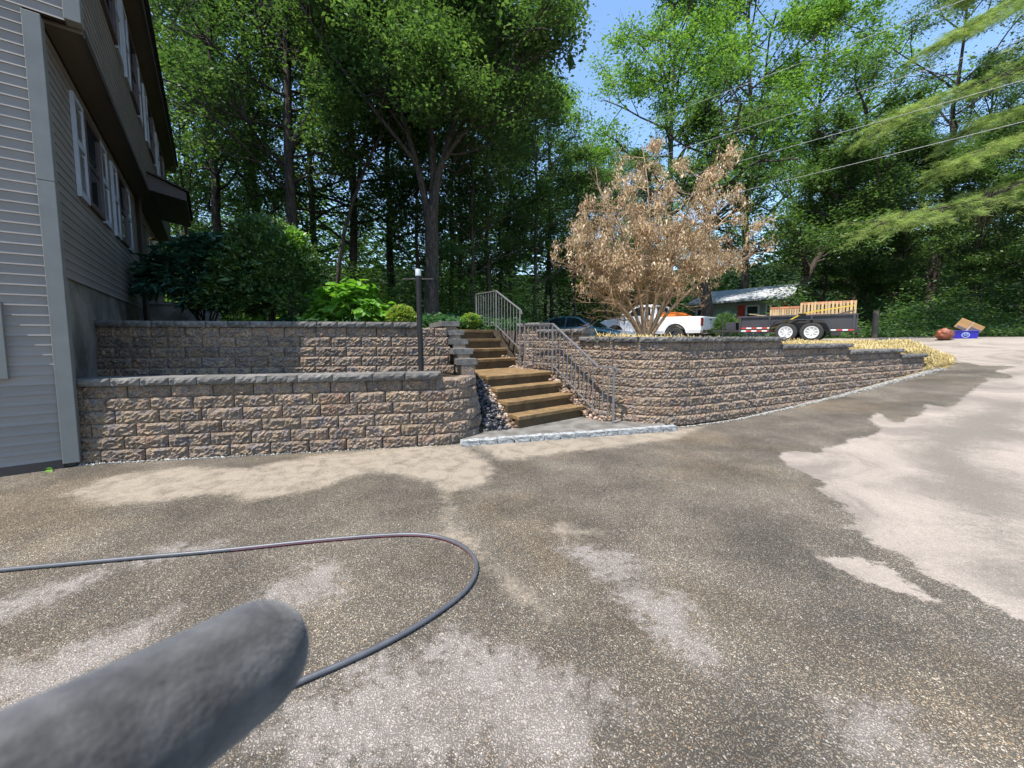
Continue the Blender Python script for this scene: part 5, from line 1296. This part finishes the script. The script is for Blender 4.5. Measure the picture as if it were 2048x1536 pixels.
for u, D, m, z, s_ in ((925, 21, TC, .2, .95), (978, 18.5, TC, 1.7, .8), (1018, 23, TC, 2.9, .95), (1068, 20, TC, 4.0, .78), (1105, 26, TH, 5.0, .85), (1150, 22, TC, .9, .62), (900, 26, TH, 2.4, 1.05), (1000, 30, TH, 3.3, 1.0), (1090, 33, TH, 1.2, 1.0), (1210, 24, TC, 3.9, .60), (1265, 26, TC, 5.5, .7), (1180, 31, TH, 2.2, .75), (945, 16.5, TC, 4.9, .62), (840, 19, TC, 2.0, .8)): place_tree("slender_tree", m, ordinal(u, (840, 900, 925, 945, 978, 1000, 1018, 1068, 1090, 1105, 1150, 1180, 1210, 1265)) + " from the left of the slender trees in the wood behind the steps", *at(u, D), rz=z, sc=s_, group=GS)
GR_ = "leafy trees crowding the far side of the street"; LRT = "leafy green tree in the thick wood along the far side of the street"
for u, D, m, z, s_ in ((1640, 25, TD, .4, .85), (1720, 24, TD, 1.6, .80), (1790, 22, TD, 3.0, .78), (1868, 21, TD, 4.1, .72), (1950, 21, TD, 5.3, .80), (2040, 20, TD, .7, .85), (2130, 21, TD, 2.2, .95), (1700, 30, TA, 3.6, .62), (1935, 27, TA, 4.7, .80), (2041, 28, TA, 1.1, .9), (1780, 32, TA, 2.6, .75), (2230, 22, TD, 3.3, 1.0)): place_tree("roadside_tree", m, ordinal(u, (1640, 1700, 1720, 1780, 1790, 1868, 1935, 1950, 2040, 2041, 2130, 2230)) + " from the left of the leafy trees across the street", *at(u, D), rz=z, sc=s_, group=GR_)

# the withered ornamental tree over the right wall
def withered():
    s = Skel(41); r = s.r; P = dict(wig=.15, up=.045, kids={2: 4, 1: 5}, first=.22, ang=(22, 55))
    # (lean x, lean y, length) of each stem rising from the root
    stems = [(-.66, .1, 2.7), (.48, 0, 3.3), (-.12, .35, 3.5), (.26, -.3, 3.6), (-1.1, -.15, 2.5), (1.0, .25, 3.2), (.08, .1, 4.4), (-.35, -.3, 3.2), (.74, -.1, 3.6), (-1.25, .3, 1.8), (1.2, -.3, 2.6)]
    for k, (dx, dy, Ls) in enumerate(stems):
        d = Vector((dx * .42, dy * .42, 1)); pts = [Vector((dx * .05, dy * .05, -.15)), Vector((dx * .09, dy * .09, .12))]; n = 9
        for i in range(n):
            d = (d.normalized() + Vector((dx * .11 + r.gauss(0, .055), dy * .11 + r.gauss(0, .055), .02))).normalized(); pts.append(pts[-1] + d * Ls / n)
        s.limb(pts, .054, .010, 7); m = len(pts)
        for i in range(20):
            t = min(.30 + .70 * (i + r.random()) / 20, .999); j = int(t * (m - 1)); q = pts[j].lerp(pts[j + 1], t * (m - 1) - j)
            a = r.uniform(0, 6.28); el = rad(r.uniform(0, 40)); s.grow(q, (math.cos(a) * math.cos(el), math.sin(a) * math.cos(el) * .8, math.sin(el)), r.uniform(.55, 1.15) * (1.25 - .6 * t), .013, 2, P)
    wood = s.wood("trunk", MBARKT, .0)
    T = [p for p in s.tips if p.z > 1.05 + .35 * r.random() + .45 * max(0, 1 - math.hypot(p.x, p.y) / .8)]
    T = [p for p in gaps(T, 1.5, -.12, 5) if r.random() < .40]
    curl = np.array([(0, 0, 0), (.5, .35, .22), (0, 1, -.25), (-.5, .35, .22)])
    return wood, leaf_cloud(s.g, T, 8, (.05, .05, .045), .055, .36, .9, 1.3, curl, mat=ML['dead'], name="crown", clump=.3)
xw, yw = at(1291, 8.45)
t = place_tree("ornamental_tree", withered(), "withered ornamental tree with brown curled leaves above the right wall", xw, yw, .0, 1.0, dz=-.05)
t.scale = (.86, .9, .95)

# shrubs
def whorl_points(g, n, c, ax, zlo=.05):
    P = []
    while len(P) < n:
        v = g.normal(0, 1, 3); v /= np.linalg.norm(v); 
        if v[2] < -.25: continue
        k = g.uniform(.72, 1.05); p = np.array(c) + v * np.array(ax) * k
        if p[2] > zlo: P.append((p, v))
    return np.array([p for p, _ in P]), np.array([v for _, v in P])
def shrub_wood(seed, ax, n, bark=MBARK):
    s = Skel(seed); r = s.r
    for i in range(n):
        a = r.uniform(0, 6.28); k = r.uniform(.3, .85); q = Vector((math.cos(a) * ax[0] * k, math.sin(a) * ax[1] * k, ax[2] * r.uniform(.8, 1.6)))
        s.limb([Vector((r.uniform(-.1, .1), r.uniform(-.1, .1), -.1)), q * .4 + Vector((0, 0, .1)), q], .022, .006, 5)
    return s.wood("stems", bark)
def shrub(name, label, x, y, blobs, nper, per, L, aspect, leaf, droop, tilt, shape, spread=.05, seed=1, seg="foliage", outw=.8, clump=.35, stems=10):
    t = thing(name, label, "shrub", (x, y, hz(x, y)))
    g = np.random.default_rng(seed); C, Nn = [], []
    for c, ax, f in blobs:
        p, v = whorl_points(g, int(nper * f), c, ax); C.append(p); Nn.append(v)
    C = np.concatenate(C); Nn = np.concatenate(Nn)
    mobj(seg, leaf_cloud(g, C, per, (spread,) * 3, L, aspect, tilt, droop, shape, clump, .25, seg, leaf, outward=Nn * outw), t)
    mobj("stems", shrub_wood(seed, blobs[0][1], stems), t); return t
x, y = at(415, 8.6)
shrub("rhododendron", "large rhododendron with long drooping leaves at the house corner", x, y, [((-.1, 0, .95), (1.15, .8, .95), 1), ((-.75, .1, .95), (.55, .6, .55), .35), ((.5, -.2, .6), (.7, .6, .7), .5), ((.2, .1, 1.6), (.6, .5, .5), .4)], 330, 8, .17, .26, ML['rhodo'], .35, .35, LEAF6, .015, 51, outw=.55)
x, y = at(540, 8.3)
shrub("evergreen_shrub", "tall rounded evergreen shrub, yellow tipped on its sunny side", x, y, [((0, 0, 1.05), (1.0, .8, 1.05), 1), ((.0, 0, 1.85), (.62, .55, .52), .45), ((.6, -.1, 1.2), (.55, .55, .8), .5), ((-.5, -.2, .6), (.7, .6, .6), .5), ((.3, -.3, .5), (.8, .55, .6), .5)], 900, 7, .085, .42, ML['holly'], .0, .7, LEAF4, .035, 52, outw=.7)
x_, y_ = at(625, 8.15)
g = np.random.default_rng(57); p_, v_ = whorl_points(g, 150, (0, 0, 0), (.16, .22, .42), -9)
es = [o for o in bpy.data.objects if o.name == 'evergreen_shrub'][0]
mobj("yellow_tips", leaf_cloud(g, p_ + np.array([.74, -.18, 1.62]), 8, (.05,) * 3, .085, .42, .7, .0, LEAF4, .3, .25, "yellow_tips", ML['hyd'], .2, outward=v_ * .7), es)
x, y = at(702, 7.8)
shrub("hydrangea", "bright green hydrangea with large heart shaped leaves on the upper wall", x, y, [((0, 0, .38), (.62, .5, .5), 1), ((-.35, .1, .5), (.35, .4, .35), .5), ((.5, .0, .25), (.35, .35, .3), .45), ((.1, .1, .72), (.32, .3, .25), .35)], 120, 3, .155, .78, ML['hyd'], .5, .35, LEAF6, .05, 53, outw=.45, clump=.3)
def boxball(label, u, v, D, r_, seed):
    p = aty(u, v, D); g = np.random.default_rng(seed); n = 1500
    d = g.normal(0, 1, (n, 3)); d /= np.linalg.norm(d, axis=1, keepdims=True); k = g.uniform(.86, 1.0, (n, 1))
    t = thing("boxwood_ball", label, "shrub", (p.x, p.y, p.z)); 
    mobj("foliage", leaf_cloud(g, d * k * r_ * np.array([[1, 1, .88]]), 4, (.014,) * 3, .034, .6, .9, .0, LEAF4, .3, .25, "foliage", ML['box'], outward=d * .7), t)
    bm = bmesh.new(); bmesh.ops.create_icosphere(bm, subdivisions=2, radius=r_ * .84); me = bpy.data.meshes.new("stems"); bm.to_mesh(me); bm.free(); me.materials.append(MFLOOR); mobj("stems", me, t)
boxball("clipped boxwood ball left of the black lamp post", 803, 636, 7.6, .27, 61)
boxball("clipped boxwood ball at the top of the steps", 942, 646, 10.0, .27, 62)

# ferny ground cover, straw, undergrowth and the far wood
def cloud_obj(name, P, per, spread, L, mat, seed, aspect=.5, tilt=.6, droop=.1, **k):
    o = mobj(name, leaf_cloud(np.random.default_rng(seed), np.asarray(P), per, spread, L, aspect, tilt, droop, mat=mat, name=name, **k)); props(o, kind='stuff'); return o
g = np.random.default_rng(71); P = []
for i in range(1500):
    u, D = g.uniform(560, 1045), g.uniform(9.6, 15); x, y = at(u, D)
    if inpoly(np.array([x]), np.array([y]), STC)[0] or (x > -.6 and x < .4 and y < 10.6): continue
    P.append((x, y, hz(x, y) + g.uniform(0, .28)))
cloud_obj("ground_cover", P, 9, (.12, .12, .06), .11, ML['fern'], 72)
P = []
for i in range(2600):
    u, D = g.uniform(1540, 2250), g.uniform(16.8, 21); x, y = at(u, D)
    h_ = g.uniform(0, 1) ** 1.5 * (1.0 + .55 * math.sin(u * .021) + .3 * math.sin(u * .057)) * (D - 15.8) * .42
    if u < 1725 and (D < 19): continue
    P.append((x, y, hz(x, y) + h_))
cloud_obj("undergrowth", P, 16, (.26, .26, .13), .13, ML['dark'], 73)
P = []
for i in range(900):
    u, D = g.uniform(1690, 2250), g.uniform(15.6, 17.6); x, y = at(u, D); P.append((x, y, hz(x, y) + g.uniform(0, .25)))
cloud_obj("roadside_weeds", P, 8, (.12, .12, .08), .12, ML['oak'], 74)
P = []
for i in range(9000):
    u = g.uniform(150, 2400); D = g.uniform(32, 44); x, y = at(u, D)
    top = 12 + 2.5 * math.sin(u * .013) + 1.6 * math.sin(u * .041 + 1) + (-3.5 if 1130 < u < 1290 else 0) - (2.0 if 1380 < u < 1600 else 0)
    if 1330 < u < 1640: x, y = at(u, D + 12)
    P.append((x, y, 1.0 + g.uniform(0, 1) ** 1.1 * top))
cloud_obj("far_wood", P, 15, (.8, .8, .6), .40, ML['dark'], 75)
P = []
for i in range(900):
    u, D = g.uniform(360, 1060), g.uniform(15.2, 19.5)
    if 820 < u < 905: continue
    x, y = at(u, D); P.append((x, y, hz(x, y) + g.uniform(0, 1) ** 1.4 * (2.0 + 1.0 * math.sin(u * .037))))
for i in range(2600):
    u, D = g.uniform(330, 1330), g.uniform(19, 31); x, y = at(u, D)
    if u > 1080 and D < 27: continue
    P.append((x, y, hz(x, y) + g.uniform(0, 1) ** 1.3 * (5.2 + 1.8 * math.sin(u * .03)) * (D - 15) / 10))
cloud_obj("woodland_saplings", P, 22, (.40, .40, .2), .14, ML['bright'], 76)
# small dark evergreen bush between pickup and trailer
x, y = at(1448, 17.8)
shrub("spruce_bush", "small dark bush showing between the pickup tailgate and the trailer", x, y, [((0, 0, .4), (.6, .55, .85), 1)], 420, 6, .12, .35, ML['dark'], .2, .6, LEAF4, .08, 54)

# straw mulch
def strands(name, P, L, wdt, mat, seed, lift=.35):
    g = np.random.default_rng(seed); P = np.asarray(P, float); n = len(P); a = g.uniform(0, 6.28, n); l = L * g.uniform(.5, 1.3, n); tz = g.normal(.08, lift, n)
    d = np.stack([np.cos(a), np.sin(a), tz], -1); d /= np.linalg.norm(d, axis=1, keepdims=True); sd = np.stack([-np.sin(a), np.cos(a), np.zeros(n)], -1) * wdt
    bend = np.stack([np.zeros(n), np.zeros(n), np.abs(g.normal(0, .02, n))], -1)
    p0, p1, p2 = P - d * l[:, None] / 2, P + bend, P + d * l[:, None] / 2
    V = np.stack([p0 - sd, p0 + sd, p1 - sd + bend, p1 + sd + bend, p2 - sd * .5, p2 + sd * .5], 1)
    F = np.arange(n * 6).reshape(n, 6); F = np.concatenate([F[:, [0, 1, 3, 2]], F[:, [2, 3, 5, 4]]])
    o = mobj(name, npmesh(name, V.reshape(-1, 3), F, mat, tint=np.repeat(g.uniform(0, 1, n), 6))); props(o, kind='stuff'); return o
P = []
for i in range(9000):
    d = g.uniform(2.0, RARC + 8.9) if i % 3 else g.uniform(RARC + 4, RARC + 8.9); o_ = g.uniform(.5, 2.5 if d > RARC else 1.4)
    p = PRT.at(min(d, RARC + 8.85), o_)
    if d > RARC + 8.4: continue
    if (p - SO).dot(B) < 1.95 and d < RARC - .6: continue
    P.append((p.x, p.y, hz(p.x, p.y) + g.uniform(.0, .05)))
MND = [tuple(RWE[:2]), (11.45, 10.3), (12.15, 10.55), (12.75, 11.15), (13.0, 12.0), (12.7, 12.6), (11.0, 12.75), (9.0, 12.4), (9.6, 10.6)]
cand = np.stack([g.uniform(9.0, 13.1, 38000), g.uniform(9.9, 13.0, 38000)], -1); cand = cand[inpoly(cand[:, 0], cand[:, 1], MND)]
zz = height(cand[:, 0], cand[:, 1]); P += [(x, y, z + g.uniform(0, .06)) for (x, y), z in zip(cand, zz)]
strands("straw_mulch", P, .20, .0045, MSTRAW, 81, .16)

# white pine boughs reaching in from the right
def pine():
    s = Skel(91); r = s.r; g = s.g
    x0, y0 = 24.5, 15.5; z0 = hz(x0, y0)
    trunk = [Vector((0, 0, -.3)), Vector((.1, 0, 5)), Vector((0, .1, 11)), Vector((.1, 0, 17)), Vector((0, 0, 22))]; s.limb(trunk, .38, .06, 10)
    def W_(u, v, D): p = aty(u, v, D); return Vector((p.x - x0, p.y - y0, p.z - z0))
    boughs = [([(0, 0, 8.6), W_(2120, 335, 15), W_(1980, 395, 14.6), W_(1860, 420, 14.3), W_(1765, 445, 14.2)], 1.0), ([(0, 0, 10.4), W_(2150, 235, 15), W_(2000, 285, 14.6), W_(1900, 330, 14.4)], .8),
              ([(0, 0, 13.2), W_(2150, 100, 15.5), W_(2010, 150, 15.2), W_(1880, 190, 15), W_(1775, 245, 14.8)], 1.0), ([(0, 0, 15.5), W_(2130, -40, 15.5), W_(1990, 20, 15.2), W_(1900, 75, 15)], .8),
              ([(0, 0, 11.8), W_(2130, 180, 16), W_(2030, 215, 15.8), W_(1930, 262, 15.4)], .8), ([(0, 0, 7.2), (-2, -1, 7.0), (-4, -2.5, 6.6), (-5.5, -4, 6.2)], .8), ([(0, 0, 10), (2, 2, 10.6), (4, 3.4, 11)], .9), ([(0, 0, 12), (2.5, -2, 12.5), (5, -3, 12.8)], .9), ([(0, 0, 16), (-1, 3, 16.8), (-2, 5, 17)], .9)]
    tips = []
    for b, w_ in boughs:
        pts = smoothp([Vector(p) for p in b], 2); s.limb(pts, .09, .015, 6); m = len(pts)
        for i in range(64):
            t = min(.30 + .70 * (i + r.random()) / 64, .999); j = int(t * (m - 1)); q = pts[j].lerp(pts[j + 1], t * (m - 1) - j); ax = (pts[j + 1] - pts[j]).normalized()
            sd = 1 if i % 2 else -1; side = ax.cross(Vector((0, 0, 1))).normalized() * sd
            d = (ax * r.uniform(.3, .9) + side * r.uniform(.5, 1.2) + Vector((0, 0, r.uniform(-.55, .25)))).normalized(); L = w_ * r.uniform(.9, 2.1) * (1.15 - .5 * t); tw_ = [q + d * L * k / 5 + Vector((0, 0, -.05 * L * (k / 5) ** 2)) for k in range(6)]
            s.limb(tw_, .018, .006, 4)
            for k in (1, 2, 3, 4):
                for q2 in (1, -1):
                    d2 = (d * .8 + side * q2 * r.uniform(.4, .9) + Vector((0, 0, r.uniform(-.3, .1)))).normalized(); e = tw_[k] + d2 * r.uniform(.2, .45); tips += [(tw_[k].lerp(e, f_), d2) for f_ in (.35, .7, 1.0)]
            tips += [(p, d) for k, p in enumerate(tw_) if k > 0]; tips += [((tw_[k] + tw_[k + 1]) / 2, d) for k in range(1, 5)]
    # bare hanging twigs
    q = W_(1985, 385, 14.5); 
    for i in range(26):
        d = Vector((r.uniform(-.55, .05), r.uniform(-.2, .2), -1)).normalized(); p0 = q + Vector((r.uniform(-.4, .4), 0, r.uniform(-.1, .1))); L = r.uniform(.7, 2.1)
        s.limb([p0, p0 + d * L * .4 + Vector((r.gauss(0, .1), 0, 0)), p0 + d * L + Vector((r.gauss(0, .25), r.gauss(0, .1), 0))], .012, .004, 3)
    tips = [q for q in tips if r.random() < .5]; C = np.array([p[:] for p, _ in tips]); Dn = np.array([d[:] for _, d in tips])
    ndl = np.array([(-.5, 0, 0), (.5, 0, 0), (.3, 1, 0), (-.3, 1, 0)])
    crown = leaf_cloud(g, C, 18, (.022, .022, .022), .135, .042, .9, .0, ndl, .45, .25, "needles", ML['pine'], outward=Dn * .42)
    t = thing("pine_tree", "white pine with yellowish drooping boughs reaching in over the street", "tree", (x0, y0, z0))
    mobj("trunk", s.wood("trunk", MBARK), t); mobj("needles", crown, t)
pine()

# fallen leaf by the house
o = mobj("fallen_leaf", leaf_cloud(np.random.default_rng(5), np.array([tuple(atz(100, 939, .02))]), 3, (.02, .02, .004), .06, .8, .3, 0, LEAF6, name="fallen_leaf", mat=ML['hyd'])); props(o, "small green leaves lying on the asphalt below the end wall", "leaf")

# ------------------------------------------------------------------ overhead cables
def cable(label, u0, v0, D0, u1, v1, sag=.25):
    p0 = aty(u0, v0, D0); k = (u1 - 1024) / 770
    # end point along the street direction, found on the sight line of the second survey point
    d1 = ray(u1, v1); kk = d1.x / d1.y
    t = (kk * p0.y - p0.x) / (A.x - kk * A.y); y1 = p0.y + A.y * t; p1 = aty(u1, v1, y1)
    dv = p1 - p0; P = []
    for i in range(-14, 34):
        s_ = i / 14; q = p0 + dv * s_; q.z += sag * (s_ * (s_ - 1)) * .15; P.append(tuple(q))
    o = MB().tube(P, .0078, 6).obj("utility_cable", MWIRE, None, smooth=True); props(o, label, "cable", "overhead cables along the street")
cable("highest overhead cable, crossing the bright tree crown near the top", 1910, 7, 11.5, 1128, 308)
cable("second overhead cable down, passing just above the brown tree", 2048, 76, 11.5, 1118, 377)
cable("third overhead cable down, meeting the brown tree's top", 2048, 160, 11.5, 1424, 338)
cable("lowest overhead cable, ending at the brown tree's right side", 2048, 243, 11.5, 1563, 363)
